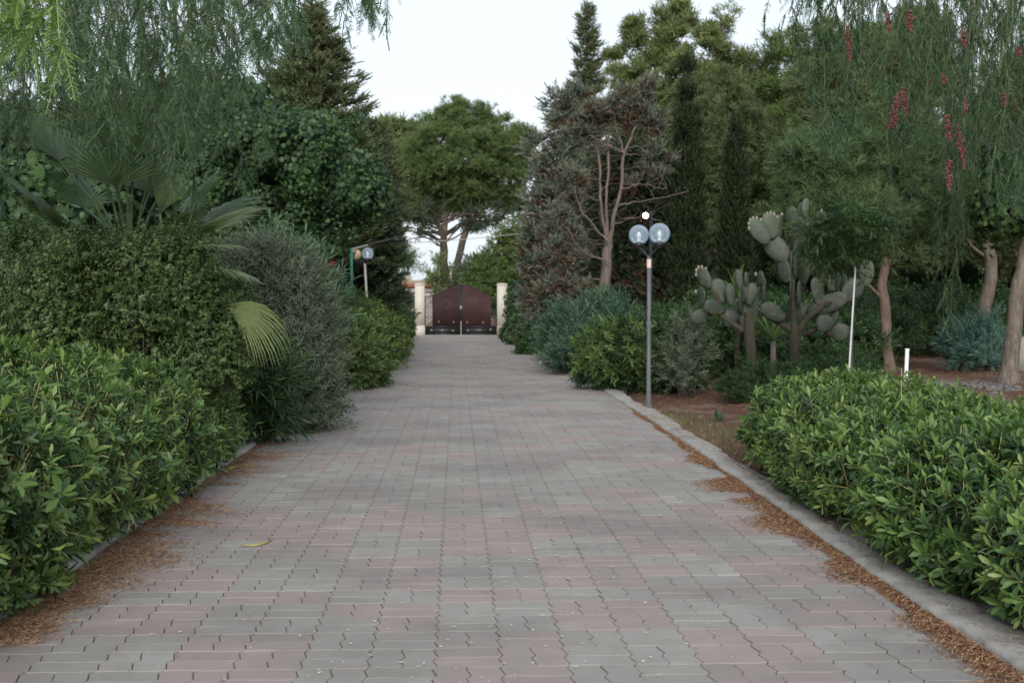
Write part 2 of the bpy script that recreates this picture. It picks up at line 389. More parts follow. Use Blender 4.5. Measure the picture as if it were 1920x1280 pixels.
def make_kerb(E, side, y0, y1, w0, name):
    rg = RNG(name); ys = np.arange(y0, y1, .07); n = len(ys)
    ker = np.convolve(rg.normal(0, .05, n + 20), np.ones(9) / 9, 'same')[10:-10]; k2 = np.convolve(rg.normal(0, .09, n + 40), np.ones(25) / 25, 'same')[20:-20]
    xi = edge(E, ys) + ker + rg.normal(0, .004, n); wid = w0 + k2 * 2
    h = (.062 + k2 * .15) * np.where((ys + rg.normal(0, .01, n)) % 1.12 < .075, .62, 1) * (1 - .35 * (rg.random(n) < .04))
    prof = [(0, -.06), (.0, .6), (.04, .93), (.3, 1.0), (.7, .96), (.93, .8), (1.0, -.8)]
    V = []
    for p, q in prof:
        V.append(np.stack([xi + side * (wid * p), ys, h * q + rg.normal(0, .002, n)], 1))
    V = np.stack(V, 1).reshape(-1, 3); m = len(prof)
    F = []
    for i in range(n - 1):
        if rg.random() < .0: continue
        for k in range(m - 1): F.append((i * m + k, i * m + k + 1, (i + 1) * m + k + 1, (i + 1) * m + k))
    g = Geo(); g.add(V, F); tag(g.build(name, M['concrete'], smooth=True), kind='structure')
make_kerb(EDGE_R, 1, 2.0, 59.4, .235, 'kerb')
make_kerb(EDGE_L, -1, 2.0, 20.4, .25, 'kerb')
make_kerb(EDGE_L, -1, 20.9, 59.4, .2, 'kerb')
g = Geo(); g.add(*box((-2.15, 20.35, -.05), (-1.72, 20.72, .05))); tag(g.build('kerb', M['concrete']), kind='structure')

# ------------------------------------------------------------ leaf templates (grow along +Z)
def leaf(p, az, el, L, W, ns=3, curl=.6, fold=.12, cols=3, kind='obov', roll=0.):
    r = np.array([math.cos(az), math.sin(az), 0]); z = np.array([0, 0, 1.]); s = np.array([-math.sin(az), math.cos(az), 0])
    c = np.array(p, float); vs = []
    for i in range(ns + 1):
        t = i / ns; e = el - curl * t
        tan = math.cos(e) * r + math.sin(e) * z; nrm = -math.sin(e) * r + math.cos(e) * z
        if kind == 'obov': w = .12 + .88 * math.sin(math.pi * min(1, t ** 1.5 * .92)) if t > 0 else .1
        elif kind == 'lance': w = max(.12, math.sin(math.pi * (t * .88 + .08)))
        elif kind == 'strap': w = 1 - .85 * t ** 2
        else: w = 1
        if kind == 'obov' and t == 1: w = .38
        sd_ = s * math.cos(roll) + nrm * math.sin(roll)
        if cols == 3: vs += [c - sd_ * W * w / 2 + nrm * fold * W * w, c, c + sd_ * W * w / 2 + nrm * fold * W * w]
        else: vs += [c - sd_ * W * w / 2, c + sd_ * W * w / 2]
        c = c + tan * L / ns
    f = []
    for i in range(ns):
        for k in range(cols - 1): f.append((i * cols + k, i * cols + k + 1, (i + 1) * cols + k + 1, (i + 1) * cols + k))
    return np.array(vs), f
class Tm:
    def __init__(s): s.g = Geo(); s.st = None
    def leaf(s, r, *a, **k): v, f = leaf(*a, **k); s.g.add(v, f, r)
    def fin(s):
        s.v = np.concatenate(s.g.v); s.f = np.concatenate(s.g.f); s.r = np.concatenate(s.g.r); return s
def T_from(fn, seed, k=3):
    out = []
    for i in range(k):
        rg = RNG(seed + str(i)); t = Tm(); fn(t, rg); out.append(t.fin())
    return out
GA = 2.39996
def t_pitto(lod):
    def fn(t, rg):
        n = 15 if lod == 0 else 9; H = .15
        for i in range(n):
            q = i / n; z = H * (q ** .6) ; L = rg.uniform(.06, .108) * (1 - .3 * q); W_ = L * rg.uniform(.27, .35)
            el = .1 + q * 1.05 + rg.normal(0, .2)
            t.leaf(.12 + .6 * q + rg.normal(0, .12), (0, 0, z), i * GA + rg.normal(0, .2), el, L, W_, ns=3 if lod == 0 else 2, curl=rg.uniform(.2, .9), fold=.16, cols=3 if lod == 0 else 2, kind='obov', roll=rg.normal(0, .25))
    return fn
def t_small(t, rg):
    for i in range(16):
        z = i * .016; L = rg.uniform(.022, .036); t.leaf(rg.uniform(0, 1), (rg.normal(0, .006), rg.normal(0, .006), z), i * GA, rg.uniform(-.3, .9), L, L * .6, ns=1, cols=2, kind='x', curl=0)
def t_lance(L0, n=16, H=.3, wf=.15, el0=.1, el1=1.2, curl=.5):
    def fn(t, rg):
        for i in range(n):
            q = i / n; L = L0 * rg.uniform(.75, 1.15); t.leaf(np.clip(.2 + .5 * q + rg.normal(0, .18), 0, 1), (0, 0, H * q), i * GA, el0 + (el1 - el0) * q + rg.normal(0, .15), L, L * wf, ns=3, cols=2, kind='lance', curl=curl * rg.uniform(.3, 1.4), roll=rg.normal(0, .3))
    return fn
def t_broad(t, rg):
    for i in range(6):
        z = i * .035; a = i * GA; el = rg.uniform(-.7, .5); q = rg.uniform(0, 1); s = rg.uniform(.7, 1.2)
        c = np.array([math.cos(a), math.sin(a), 0]) * .07 + np.array([0, 0, z])
        for dv in (-1.0, -.5, 0, .5, 1.0):
            t.leaf(q, c, a + dv, el, .10 * s * (1 - .35 * abs(dv)), .030 * s, ns=2, cols=2, kind='lance', curl=.3)
def t_tuft(n, L0, wf, spread=1.0, jit=.2):
    def fn(t, rg):
        for i in range(n):
            L = L0 * rg.uniform(.7, 1.15); t.leaf(rg.uniform(.1, .9), (0, 0, rg.uniform(-.3, .1) * L0), i * GA, rg.uniform(.1, 1.35) * spread, L, L * wf, ns=1, cols=2, kind='x', curl=0, roll=rg.normal(0, .6))
    return fn
def t_spray(t, rg):
    for i in range(9):
        z = i * .028; s = -1 if i % 2 else 1; L = .12 * (1 - i / 12) * rg.uniform(.7, 1.2)
        t.leaf(.2 + .07 * i + rg.normal(0, .08), (0, 0, z), (0 if s > 0 else math.pi) + rg.normal(0, .5), rg.uniform(.5, 1.1), L, .02, ns=1, cols=2, kind='x', curl=0, roll=rg.normal(0, .5))
    t.leaf(.8, (0, 0, 0), 0, math.pi / 2, .3, .018, ns=2, cols=2, kind='x', curl=.2)
def t_pinn(t, rg):
    """pinnate pepper tree leaf hanging along +Z"""
    n = 15; L = .2; bend = rg.uniform(.2, .8)
    for i in range(n):
        q = (i + 1) / n; z = L * q; xo = bend * .05 * q * q
        for s in (0, math.pi):
            l = .046 * (1 - .45 * q) * rg.uniform(.85, 1.1)
            t.leaf(np.clip(rg.normal(.5, .2), 0, 1), (xo, 0, z), s + math.pi / 2 + rg.normal(0, .12), .75 + rg.normal(0, .12), l, l * .17, ns=1, cols=2, kind='x', curl=0, roll=rg.normal(0, .5))
    v, f = leaf((0, 0, 0), 0, math.pi / 2 - .05, L * 1.05, .003, ns=3, cols=2, kind='x', curl=bend * .45); t.g.add(v, f, .8)
TP0 = T_from(t_pitto(0), 'p0', 4); TP1 = T_from(t_pitto(1), 'p1', 3)
TS = T_from(t_small, 's'); TB = T_from(t_broad, 'b')
TL = T_from(t_lance(.13, 16, .3, .14), 'l'); TLW = T_from(t_lance(.11, 14, .22, .26), 'lw'); TLO = T_from(t_lance(.05, 16, .2, .2, .2, 1.0, .2), 'lo')
TN = T_from(t_tuft(13, .19, .045, .8), 'n'); TF = T_from(t_tuft(12, .34, .085, .9), 'f'); TFB = T_from(t_tuft(9, .22, .3, .9), 'fb')
TC = T_from(t_spray, 'c'); TQ = T_from(t_pinn, 'q', 4)

def nrmz(a): return a / (np.linalg.norm(a, axis=-1, keepdims=True) + 1e-9)
def scatter(g, Ts, pos, dirs, sc, rg, rv=.35, roll=None):
    n = len(pos); pos = np.asarray(pos); dirs = nrmz(np.asarray(dirs)); sc = np.broadcast_to(sc, n)
    which = rg.integers(0, len(Ts), n); ref = nrmz(rg.normal(0, 1, (n, 3)))
    if roll is not None: ref = np.broadcast_to(roll, (n, 3)) + rg.normal(0, .15, (n, 3))
    u = nrmz(np.cross(dirs, ref)); v = np.cross(dirs, u); ri = rg.normal(0, rv, n)
    for k, T in enumerate(Ts):
        idx = np.where(which == k)[0]
        if not len(idx): continue
        tv = T.v[None] * sc[idx][:, None, None]
        out = pos[idx][:, None] + tv[..., 0:1] * u[idx][:, None] + tv[..., 1:2] * v[idx][:, None] + tv[..., 2:3] * dirs[idx][:, None]
        f = T.f[None] + (np.arange(len(idx)) * len(T.v))[:, None, None]
        r = np.clip(T.r[None] + ri[idx][:, None] * .5, 0, .999)
        g.add(out.reshape(-1, 3), f.reshape(-1, 4), r.ravel())
def B(px, py, Y, rx, rz, ry=None):
    k = Y / FP; c = P(px, py, Y); return (c, np.array([rx * k, (ry if ry else rx) * k, rz * k]))
def lumps(seed, x0, x1, top, bot, Y, n, r0, r1, dy=.5):
    """many uneven lumps between an upper and a lower outline given in picture columns"""
    q = RNG(seed); out = []
    for i in range(n):
        px = q.uniform(x0, x1); t = np.interp(px, *zip(*top)); b = np.interp(px, *zip(*bot)); rr = q.uniform(r0, r1)
        py = t + rr * .8 + (max(b - t - rr * 1.6, 1)) * q.random() ** .85; out.append(B(px, py, Y + q.uniform(-dy, dy), rr, rr * q.uniform(.7, 1.25)))
    return out
def shell(blobs, n, rg, inner=.3, reject=.72, zmin=.05):
    ws = np.array([(b[1][0] * b[1][1] + b[1][0] * b[1][2] + b[1][1] * b[1][2]) for b in blobs]); ws /= ws.sum()
    out = []; nr = []; tot = 0
    for _ in range(12):
        m = int(n * 1.3) + 8; bi = rg.choice(len(blobs), m, p=ws); d = nrmz(rg.normal(0, 1, (m, 3)))
        C = np.array([b[0] for b in blobs]); Q = np.array([b[1] for b in blobs])
        r = 1 - inner * rg.random(m) ** 1.4 + (.22 * rg.random(m) ** 5 if inner > .2 else 0)
        p = C[bi] + d * Q[bi] * r[:, None]
        ok = p[:, 2] > zmin
        for j in range(len(blobs)):
            q = np.linalg.norm((p - C[j]) / Q[j], axis=1); ok &= ~((q < reject) & (bi != j))
        out.append(p[ok]); nr.append(nrmz(d / Q[bi])[ok]); tot += ok.sum()
        if tot >= n: break
    return np.concatenate(out)[:n], np.concatenate(nr)[:n]
def foliage(g, blobs, Ts, n, rg, sc=1., inner=.3, up=.4, jit=.5, clump=None, per=10, zmin=.05, reject=.72, svar=.25, out=1.):
    if clump:
        c, nr = shell(blobs, max(3, n // per), rg, inner, reject, zmin + clump * .5)
        k = np.repeat(np.arange(len(c)), per); off = nrmz(rg.normal(0, 1, (len(k), 3))) * (rg.random((len(k), 1)) ** .5) * clump * np.array([1, 1, .7]) * rg.uniform(.6, 1.3, len(c))[k][:, None]
        pos = c[k] + off; dirs = out * nr[k] * .6 + off / clump * .9
        rb = rg.normal(0, .3, len(c))
    else:
        pos, nr = shell(blobs, n, rg, inner, reject, zmin); dirs = nr * out
    dirs = dirs + np.array([0, 0, up]) + rg.normal(0, jit * .6, pos.shape)
    ok = pos[:, 2] > zmin; pos, dirs = pos[ok], dirs[ok]
    scatter(g, Ts, pos, dirs, sc * np.clip(rg.normal(1, svar, len(pos)), .4, 1.8), rg)
    return pos
def limbs(g, trunk, blobs, rg, nb=3, r0=.3, rmin=.008, seg=6, ns=5):
    """branches from the trunk polyline (x,y,z,r) into each blob"""
    T = np.asarray(trunk, float); zs = T[:, 2]
    for c, q in blobs:
        for k in range(nb):
            tgt = c + nrmz(rg.normal(0, 1, 3)) * q * .75
            zt = min(max(zs.min() + .3 * (zs.max() - zs.min()), tgt[2] - abs(rg.normal(.25, .2)) * (np.linalg.norm(tgt[:2] - T[-1, :2]) + q[2])), zs.max())
            p0 = np.array([np.interp(zt, zs, T[:, a]) for a in range(3)]); rr = np.interp(zt, zs, T[:, 3]) * r0
            mid = (p0 + tgt) / 2 + np.array([0, 0, .1 * np.linalg.norm(tgt - p0)])
            L = np.linalg.norm(tgt - p0)
            pl = wob([p0, mid, tgt], .03 * L, rg, seg)
            g.add(*tube(pl, np.linspace(max(rr, rmin * 2), rmin, seg), ns, cap=False))
            for m in range(2):
                a = pl[rg.integers(2, seg - 1)]; b = a + nrmz(rg.normal(0, 1, 3) + np.array([0, 0, .3])) * q * .6
                g.add(*tube(wob([a, b], .02 * L, rg, 4), np.linspace(rmin * 1.6, rmin * .6, 4), 4, cap=False))
def trunkpx(pts, Y):  # (px,py,rpx[,dY])
    out = []
    for q in pts:
        y = Y + (q[3] if len(q) > 3 else 0); p = P(q[0], q[1], y); out.append((*p, q[2] * Y / FP))
    return out
def add_trunk(g, tr, rg, n=14, amp=.02, ns=9):
    w_ = wob(np.array(tr), amp, rg, n); rr = w_[:, 3].copy(); rr[0] *= 1.35
    w_[0, :2] = np.array(tr)[0, :2]; g.add(*tube(w_[:, :3], rr, ns, cap=False))
def tree(name, label, cat, trunks, blobs, Ts, mat, n, bark='bark', sc=1., group=None, clump=.5, per=12, nb=2, inner=.35, up=.4, brown=None, r0=.35, rmin=.012, jit=.5, amp=.03, reject=.72, fol='foliage', trunkname='trunk', out=1., zmin=.05, twigs=0):
    rg = RNG(label + name); base = np.array(trunks[0][0][:3]); base[2] = 0
    t = empty(name, base, label, cat, group)
    g = Geo()
    for tr in trunks:
        tr = list(tr)
        if tr is trunks[0] or True:
            z0 = tr[0]
            if z0[2] > 0.05 and z0[2] < 1.6: tr = [(z0[0], z0[1], -.05, z0[3] * 1.1)] + tr
        add_trunk(g, tr, rg, amp=amp)
    if nb: limbs(g, [q for q in trunks[0]], blobs, rg, nb, r0, rmin)
    for c, q in (blobs if twigs else []):                 # each tuft hangs on the nearest limb
        cand = [np.array(p) for tr in trunks for p in wob(np.array(tr), 0, rg, 8) if p[2] < c[2] + .1] or [np.array(trunks[0][-1])]
        a = min(cand, key=lambda p: np.linalg.norm(p[:3] - c) + .3 * abs(p[2] - c[2])); g.add(*tube(wob([a[:3], (a[:3] + c) / 2 + [0, 0, -.05], c], .03, rg, 7), np.linspace(min(a[3] * .5, .022), .006, 7), 5, cap=False))
    for k in range(twigs):
        tr = wob(np.array(trunks[rg.integers(1, len(trunks))]), 0, rg, 9); a = tr[rg.integers(2, 9)][:3]; L = rg.uniform(.2, .9); b = a + nrmz(np.array([rg.normal(0, 1), rg.normal(0, .5), rg.normal(.25, .5)])) * L
        g.add(*tube(wob([a, (a + b) / 2, b], .03, rg, 6), np.linspace(.009, .003, 6), 4, cap=False))
    g.build(trunkname, M[bark], t, smooth=True)
    g = Geo(); foliage(g, blobs, Ts, n, rg, sc, inner, up, jit, clump, per, reject=reject, out=out, zmin=zmin); g.build(fol, M[mat], t)
    if brown:
        g = Geo(); foliage(g, [(c, q * .8) for c, q in blobs], Ts, brown, rg, sc, .5, 0, .9, clump, per); g.build('dead_foliage', M['brownfol'], t)
    return t
def bush(name, label, cat, blobs, Ts, mat, n, sc=1., group=None, inner=.35, up=.5, clump=None, per=8, stem='bark_dark', nst=14, jit=.5, reject=.72, extra=None, zmin=.05):
    rg = RNG(label + name); c0 = np.mean([b[0] for b in blobs], axis=0); c0[2] = 0
    t = empty(name, c0, label, cat, group); g = Geo()
    foliage(g, blobs, Ts, n, rg, sc, inner, up, jit, clump, per, reject=reject, zmin=zmin); g.build('foliage', M[mat], t)
    g = Geo()
    for k in range(nst):
        b = blobs[rg.integers(0, len(blobs))]; tip = b[0] + nrmz(rg.normal(0, 1, 3)) * b[1] * .8; tip[2] = max(.1, tip[2])
        st = np.array([b[0][0] + rg.normal(0, .15) * b[1][0], b[0][1] + rg.normal(0, .15) * b[1][1], -.05])
        g.add(*tube(wob([st, (st + tip) / 2 + np.array([0, 0, .1]), tip], .02, rg, 6), np.linspace(.016, .005, 6), 5, cap=False))
    g.build('stems', M[stem], t, smooth=True)
    return t
def copy_tree(o, parent=None):
    c = o.copy(); COL.objects.link(c); c.parent = parent
    for ch in [x for x in bpy.data.objects if x.parent == o]: copy_tree(ch, c)
    return c

# ------------------------------------------------------------ foreground hedges
def hedge(name, label, cat, blobs, n, n2, group=None, shoots=120, smul=1.):
    rg = RNG(label); c0 = np.mean([b[0] for b in blobs], axis=0); c0[2] = 0
    t = empty(name, c0, label, cat, group)
    p, nr = shell(blobs, n, rg, .13, .86, .06); d = nr * .75 + np.array([0, 0, .55]) + rg.normal(0, .42, p.shape)
    low = p[:, 2] < .35; d[low, 2] *= .3
    sc = np.clip(rg.normal(.86, .25, len(p)), .4, 1.5) * smul
    g = Geo(); scatter(g, TP0, p, d, sc, rg, .3)
    p2, n2_ = shell(blobs, n2, rg, .5, .7, .05); scatter(g, TP1, p2, n2_ + rg.normal(0, .7, p2.shape), 1.1 * smul, rg, .3)
    dn = nrmz(d); gs = Geo()
    k = rg.choice(len(p), int(min(len(p), n * .8)), replace=False)
    for i in k:
        a = p[i] - dn[i] * .16 + np.array([0, 0, -.06]); gs.add(*tube([a, p[i], p[i] + dn[i] * .13 * sc[i]], [.005, .004, .0025], 4, cap=False))
    # tall shoots standing out of the top
    ps, ns_ = shell(blobs, shoots * 6, rg, .05, .95, .5); ok = ns_[:, 2] > .6; ps = ps[ok][:shoots]
    for q in ps:
        L = rg.uniform(.05, .2); d_ = nrmz(np.array([rg.normal(0, .25), rg.normal(0, .25), 1.]))
        gs.add(*tube([q - d_ * .1, q + d_ * L], [.0045, .0025], 4, cap=False))
        scatter(g, TP0, [q + d_ * (L - .08)], [d_], rg.uniform(.7, 1.0) * smul, rg, .1)
    g.r = [np.clip(x, 0, 1) for x in g.r]
    g.build('foliage', M['hedge'], t)
    for k in range(26):
        b = blobs[rg.integers(0, len(blobs))]; tip = b[0] + nrmz(rg.normal(0, 1, 3) * np.array([1, 1, .4]) + np.array([0, 0, .4])) * b[1] * .85
        st = np.array([b[0][0] + rg.normal(0, .2), b[0][1] + rg.normal(0, .2), -.05])
        gs.add(*tube(wob([st, (st + tip) / 2, tip], .02, rg, 6), np.linspace(.014, .005, 6), 5, cap=False))
    gs.build('stems', M['hedge_stem'], t)
    return t
def E(x, y, z, rx, ry, rz): return (np.array([x, y, z], float), np.array([rx, ry, rz], float))
hl = [E(-3.1, 5.0, .55, 1.12, 1.0, .62), E(-2.9, 6.2, .52, .95, 1.1, .62), E(-2.95, 7.8, .5, 1.0, 1.3, .62), E(-2.85, 9.5, .45, .9, 1.2, .57), E(-2.85, 11.1, .4, .8, 1.1, .5), E(-2.95, 12.4, .34, .7, .8, .42), E(-2.5, 8.8, .3, .42, .8, .36), E(-2.45, 6.0, .34, .42, .7, .4),
      E(-4.3, 6.5, .52, 1.1, 1.5, .58), E(-4.2, 9., .47, 1.0, 1.6, .56)]
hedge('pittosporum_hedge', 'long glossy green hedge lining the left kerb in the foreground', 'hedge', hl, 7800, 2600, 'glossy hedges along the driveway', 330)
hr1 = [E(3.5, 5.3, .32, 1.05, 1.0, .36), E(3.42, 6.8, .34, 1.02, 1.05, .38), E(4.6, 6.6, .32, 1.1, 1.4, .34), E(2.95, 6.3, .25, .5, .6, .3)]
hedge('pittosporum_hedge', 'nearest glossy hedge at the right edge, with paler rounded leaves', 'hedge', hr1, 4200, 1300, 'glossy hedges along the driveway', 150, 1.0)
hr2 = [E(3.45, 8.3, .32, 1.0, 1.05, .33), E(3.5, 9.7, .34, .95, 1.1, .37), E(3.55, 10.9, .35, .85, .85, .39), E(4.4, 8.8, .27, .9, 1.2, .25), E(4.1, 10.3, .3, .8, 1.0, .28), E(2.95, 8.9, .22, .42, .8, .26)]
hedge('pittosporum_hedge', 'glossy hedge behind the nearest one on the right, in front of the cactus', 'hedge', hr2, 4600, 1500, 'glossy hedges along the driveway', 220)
# pale sprig of another plant that grows through the right hedge
rg = RNG('sprig'); q = P(1690, 745, 9.0); t = empty('pale_sprig', (q[0], q[1], 0), 'pale green broad-leaved sprig rising through the right hedge', 'plant')
g = Geo()
for i in range(10):
    v, f = leaf((q[0] + rg.normal(0, .01), q[1], q[2] - .12 + i * .035), i * GA, .5, .11, .06, 3, .5, .12, 3, 'lance'); g.add(v, f, .8)
g.build('foliage', M['lime'], t); g = Geo(); g.add(*tube([(q[0], q[1], -.05), (q[0], q[1], q[2] + .22)], [.007, .003], 5)); g.build('stem', M['hedge_stem'], t)

# ------------------------------------------------------------ pepper trees
def pepper(label, trunk, limbs_, strands, rg, mat='pepper', berries=(), young=(), psc=1.05):
    t = empty('pepper_tree', (*trunk[0][:2], 0), label, 'tree', 'weeping pepper trees')
    g = Geo(); add_trunk(g, trunk, rg, 14, .05, 10)
    for pl, r in limbs_: g.add(*tube(wob(pl, .04, rg, 10), np.linspace(r, .02, 10), 7, cap=False))
    g.build('trunk', M['bark_dark'], t, smooth=True)
    gt, gl, gb, gy = Geo(), Geo(), Geo(), Geo()
    def strand(top, tip, dens, geo, sc=1.):
        n = 9; L = np.linalg.norm(np.array(tip) - top); pl = wob([top, (np.array(top) * .4 + np.array(tip) * .6) + np.array([0, 0, .08 * L]), tip], .018, rg, n)
        gt.add(*tube(pl, np.linspace(.004, .0013, n), 4, cap=False))
        m = max(4, int(L * dens)); s = np.sort(rg.random(m)) * (n - 1.01); i = s.astype(int)
        pos = pl[i] + (pl[i + 1] - pl[i]) * (s - i)[:, None]
        d = nrmz(np.stack([rg.normal(0, .4, m), rg.normal(0, .4, m), np.full(m, -.95)], 1))
        scatter(geo, TQ, pos, d, psc * sc * rg.uniform(.7, 1.2, m), rg, .35)
        return pl
    for s in strands: strand(*s[:3], gl, s[3] if len(s) > 3 else 1.)
    for s in young: strand(*s[:3], gy, 1.1)
    gt.build('twigs', M['twig'], t); gl.build('foliage', M[mat], t)
    if young: gy.build('young_foliage', M['pepper_young'], t)
    for top, tip, wd in berries:
        gb = Geo(); n = int(np.linalg.norm(np.array(top) - tip) * 1700 * (wd / .05)); q = rg.random(n)
        c = np.array(top)[None] * (1 - q)[:, None] + np.array(tip)[None] * q[:, None]; c = c + rg.normal(0, 1, (n, 3)) * wd * .42 * np.sin(math.pi * np.clip(q * .85 + .12, 0, 1))[:, None]
        for p in c:
            v, f = ellipsoid(p, [.0058] * 3, 5, 3); gb.add(v, f, rg.random())
        gb.build('berry_cluster', M['berry'], t, smooth=True)
    return t
rg = RNG('pepL')
tr = [(-4.9, 9.5, -.05, .26), (-4.8, 9.6, 1.5, .21), (-4.5, 9.7, 3.0, .18), (-4.2, 9.6, 4.6, .14)]
lb = [([(-4.2, 9.6, 4.5), (-3.0, 9.0, 5.3), (-1.6, 8.6, 5.2), (-.5, 8.4, 4.5)], .09), ([(-4.4, 9.6, 4.0), (-3.6, 8.0, 4.9), (-2.6, 6.5, 4.7), (-1.8, 5.6, 4.2)], .08),
      ([(-4.4, 9.6, 4.0), (-4.6, 11, 5.2), (-3.4, 12, 5.8), (-1.6, 12.4, 5.4)], .09), ([(-4.4, 9.6, 3.6), (-5.4, 8, 4.8), (-5.2, 6.4, 4.9)], .08)]
st = []
def tipy(px): return float(np.interp(px, [-150, 0, 120, 200, 260, 330, 420, 480, 540, 600, 660, 700, 735], [330, 330, 230, 320, 260, 330, 240, 150, 80, 50, 50, 50, 40]))
for i in range(250):
    px = -200 + 760 * rg.random() ** .85 if rg.random() < .95 else rg.uniform(640, 735); Y = rg.uniform(6.5, 12.5); ty = tipy(px) * rg.uniform(.15, 1.0) ** .55
    if px > 640: ty = tipy(px) * rg.uniform(.3, 1)
    tip = P(px, ty, Y); top = tip + np.array([rg.normal(-.15, .15), rg.normal(0, .2), rg.uniform(.6, 1.5)]); top[2] = max(top[2], P(px, -60, Y)[2])
    st.append((top, tip, 10.5))
for px, py, Y in [(300, 330, 8), (420, 300, 8.5), (240, 400, 9), (370, 390, 9.5), (500, 300, 9), (450, 340, 10), (330, 420, 10.5)]:
    tip = P(px, py, Y); st.append((tip + np.array([-.2, .1, 1.7]), tip, 13))
yg = []
for x0, y0, x1, y1 in [(-5, -90, 18, 95), (30, -90, 60, 60), (50, -80, 90, 142), (95, -80, 132, 128), (60, -60, 72, 90), (5, -60, 28, 60)]:
    yg.append((P(x0, y0, 5.0), P(x1, y1, 5.0), 16))
pepper('weeping pepper tree whose bare green strands hang over the left side', tr, lb, st, rg, young=yg)
rg = RNG('pepR')
tr = [(6.6, 10.5, -.05, .3), (6.4, 10.6, 1.5, .25), (6.2, 10.4, 3.0, .2), (5.9, 10.2, 4.8, .15)]
lb = [([(5.9, 10.2, 4.7), (4.8, 9.6, 5.4), (3.6, 9.2, 5.2), (2.9, 9.2, 4.6)], .1), ([(6.1, 10.3, 4.2), (5.2, 11.4, 5.6), (4.2, 12.2, 5.8), (3.6, 12.6, 5.2)], .09), ([(6.1, 10.3, 4.), (6.3, 8.6, 4.9), (4.9, 7.4, 5.0), (3.9, 7.2, 4.7)], .09)]
st = []
def tipr(px): return float(np.interp(px, [1400, 1440, 1480, 1520, 1570, 1620, 1700, 1760, 1800, 1860, 1920, 2060], [20, 60, 130, 200, 290, 240, 360, 330, 400, 380, 420, 420]))
for i in range(200):
    px = 1425 + 600 * rg.random() ** .6; Y = rg.uniform(7.0, 13); ty = tipr(px) * rg.uniform(.1, 1.0) ** .6
    tip = P(px, ty, Y); top = tip + np.array([rg.normal(.15, .15), rg.normal(0, .2), rg.uniform(.6, 1.5)]); top[2] = max(top[2], P(px, -60, Y)[2])
    st.append((top, tip, 10.5))
for px, py, Y in [(1540, 265, 7.6), (1565, 285, 7.6), (1600, 240, 7.8), (1520, 200, 7.7), (1585, 210, 7.5)]:
    tip = P(px, py, Y); st.append((tip + np.array([.1, 0, 1.3]), tip, 15, 1.15))
for px, py, Y in [(1770, 600, 10), (1785, 560, 10), (1760, 520, 10.2), (1800, 480, 10), (1690, 430, 11), (1700, 400, 11), (1670, 380, 11), (1780, 590, 10.1)]:
    tip = P(px, py, Y); st.append((tip + np.array([.12, 0, 2.1]), tip, 14))
bz = [(1672, 240, 1682, 175, .06), (1692, 165, 1700, 215, .05), (1588, 50, 1594, 118, .04), (1665, 25, 1668, 60, .04), (1705, 20, 1708, 60, .05), (1768, 140, 1770, 158, .04), (1775, 215, 1782, 265, .05), (1795, 235, 1808, 318, .05), (1778, 300, 1780, 358, .05), (1805, 60, 1808, 90, .04), (1880, 170, 1884, 205, .03), (1900, 175, 1902, 208, .03), (1910, 85, 1912, 105, .03), (1810, 185, 1812, 215, .03)]
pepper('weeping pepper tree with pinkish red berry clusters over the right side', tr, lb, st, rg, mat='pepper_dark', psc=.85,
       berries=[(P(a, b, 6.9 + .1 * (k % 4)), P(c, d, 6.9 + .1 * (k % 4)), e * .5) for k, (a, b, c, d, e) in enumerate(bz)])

# ------------------------------------------------------------ fan palm, shrubs on the left
def fan(o, d, size, nseg, rg, rnd=.4, spread=2.3, droop=.5, side=None):
    g = Geo(); o = np.array(o, float); d = nrmz(np.array(d, float)); s = nrmz(np.cross(d, [0, 0, 1.])) if side is None else nrmz(np.array(side)); up = np.cross(s, d)
    for i in range(nseg):
        a = (i / (nseg - 1) - .5) * spread; dd = math.cos(a) * d + math.sin(a) * s + up * .1
        L = size * (1 - .25 * abs(a / spread * 2) ** 2) * rg.uniform(.9, 1.05); sd_ = nrmz(np.cross(dd, up)); n = 5; pts = []; c = o.copy(); q = dd.copy()
        W_ = size * spread / nseg * .55
        for k in range(n + 1):
            t_ = k / n; wk = W_ * (.2 + 1.2 * t_ if t_ < .5 else 1.6 * (1 - t_) + .02); fold = .35 * wk
            pts += [c - sd_ * wk * .5 - up * fold, c + up * 0, c + sd_ * wk * .5 - up * fold]
            q = nrmz(q + np.array([0, 0, -droop * t_ * .28])); c = c + q * L / n
        f = []
        for k in range(n):
            for j in range(2): f.append((k * 3 + j, k * 3 + j + 1, k * 3 + j + 4, k * 3 + j + 3))
        g.add(pts, f, np.repeat(np.clip(rnd + .35 * np.linspace(0, 1, n + 1) ** 3 + rg.normal(0, .08), 0, 1), 3))
    return g
rg = RNG('palm')
base = P(245, 600, 12.6); base[2] = 0
pt = empty('fan_palm', base, 'tall fan palm with stiff fronds rising behind the left shrub', 'palm')
g = Geo(); crown = base + np.array([0, 0, 1.85]); g.add(*tube(wob([base - [0, 0, .05], crown], .02, rg, 10), np.linspace(.2, .16, 10), 10)); g.build('trunk', M['bark_dark'], pt, smooth=True)
fr = [((150, 330), .75, .6), ((110, 300), .85, .3), ((200, 270), .9, .3), ((235, 250), .95, .2), ((290, 300), .8, .4), ((320, 330), .8, .5), ((345, 405), .75, 1.2), ((390, 420), .8, 1.4), ((90, 400), .8, .8), ((60, 470), .7, 1), ((320, 450), .7, 1.2), ((180, 300), .8, .4), ((250, 290), .8, .4), ((120, 430), .7, .8), ((215, 350), .7, .5), ((280, 360), .7, .6), ((160, 390), .7, .6)]
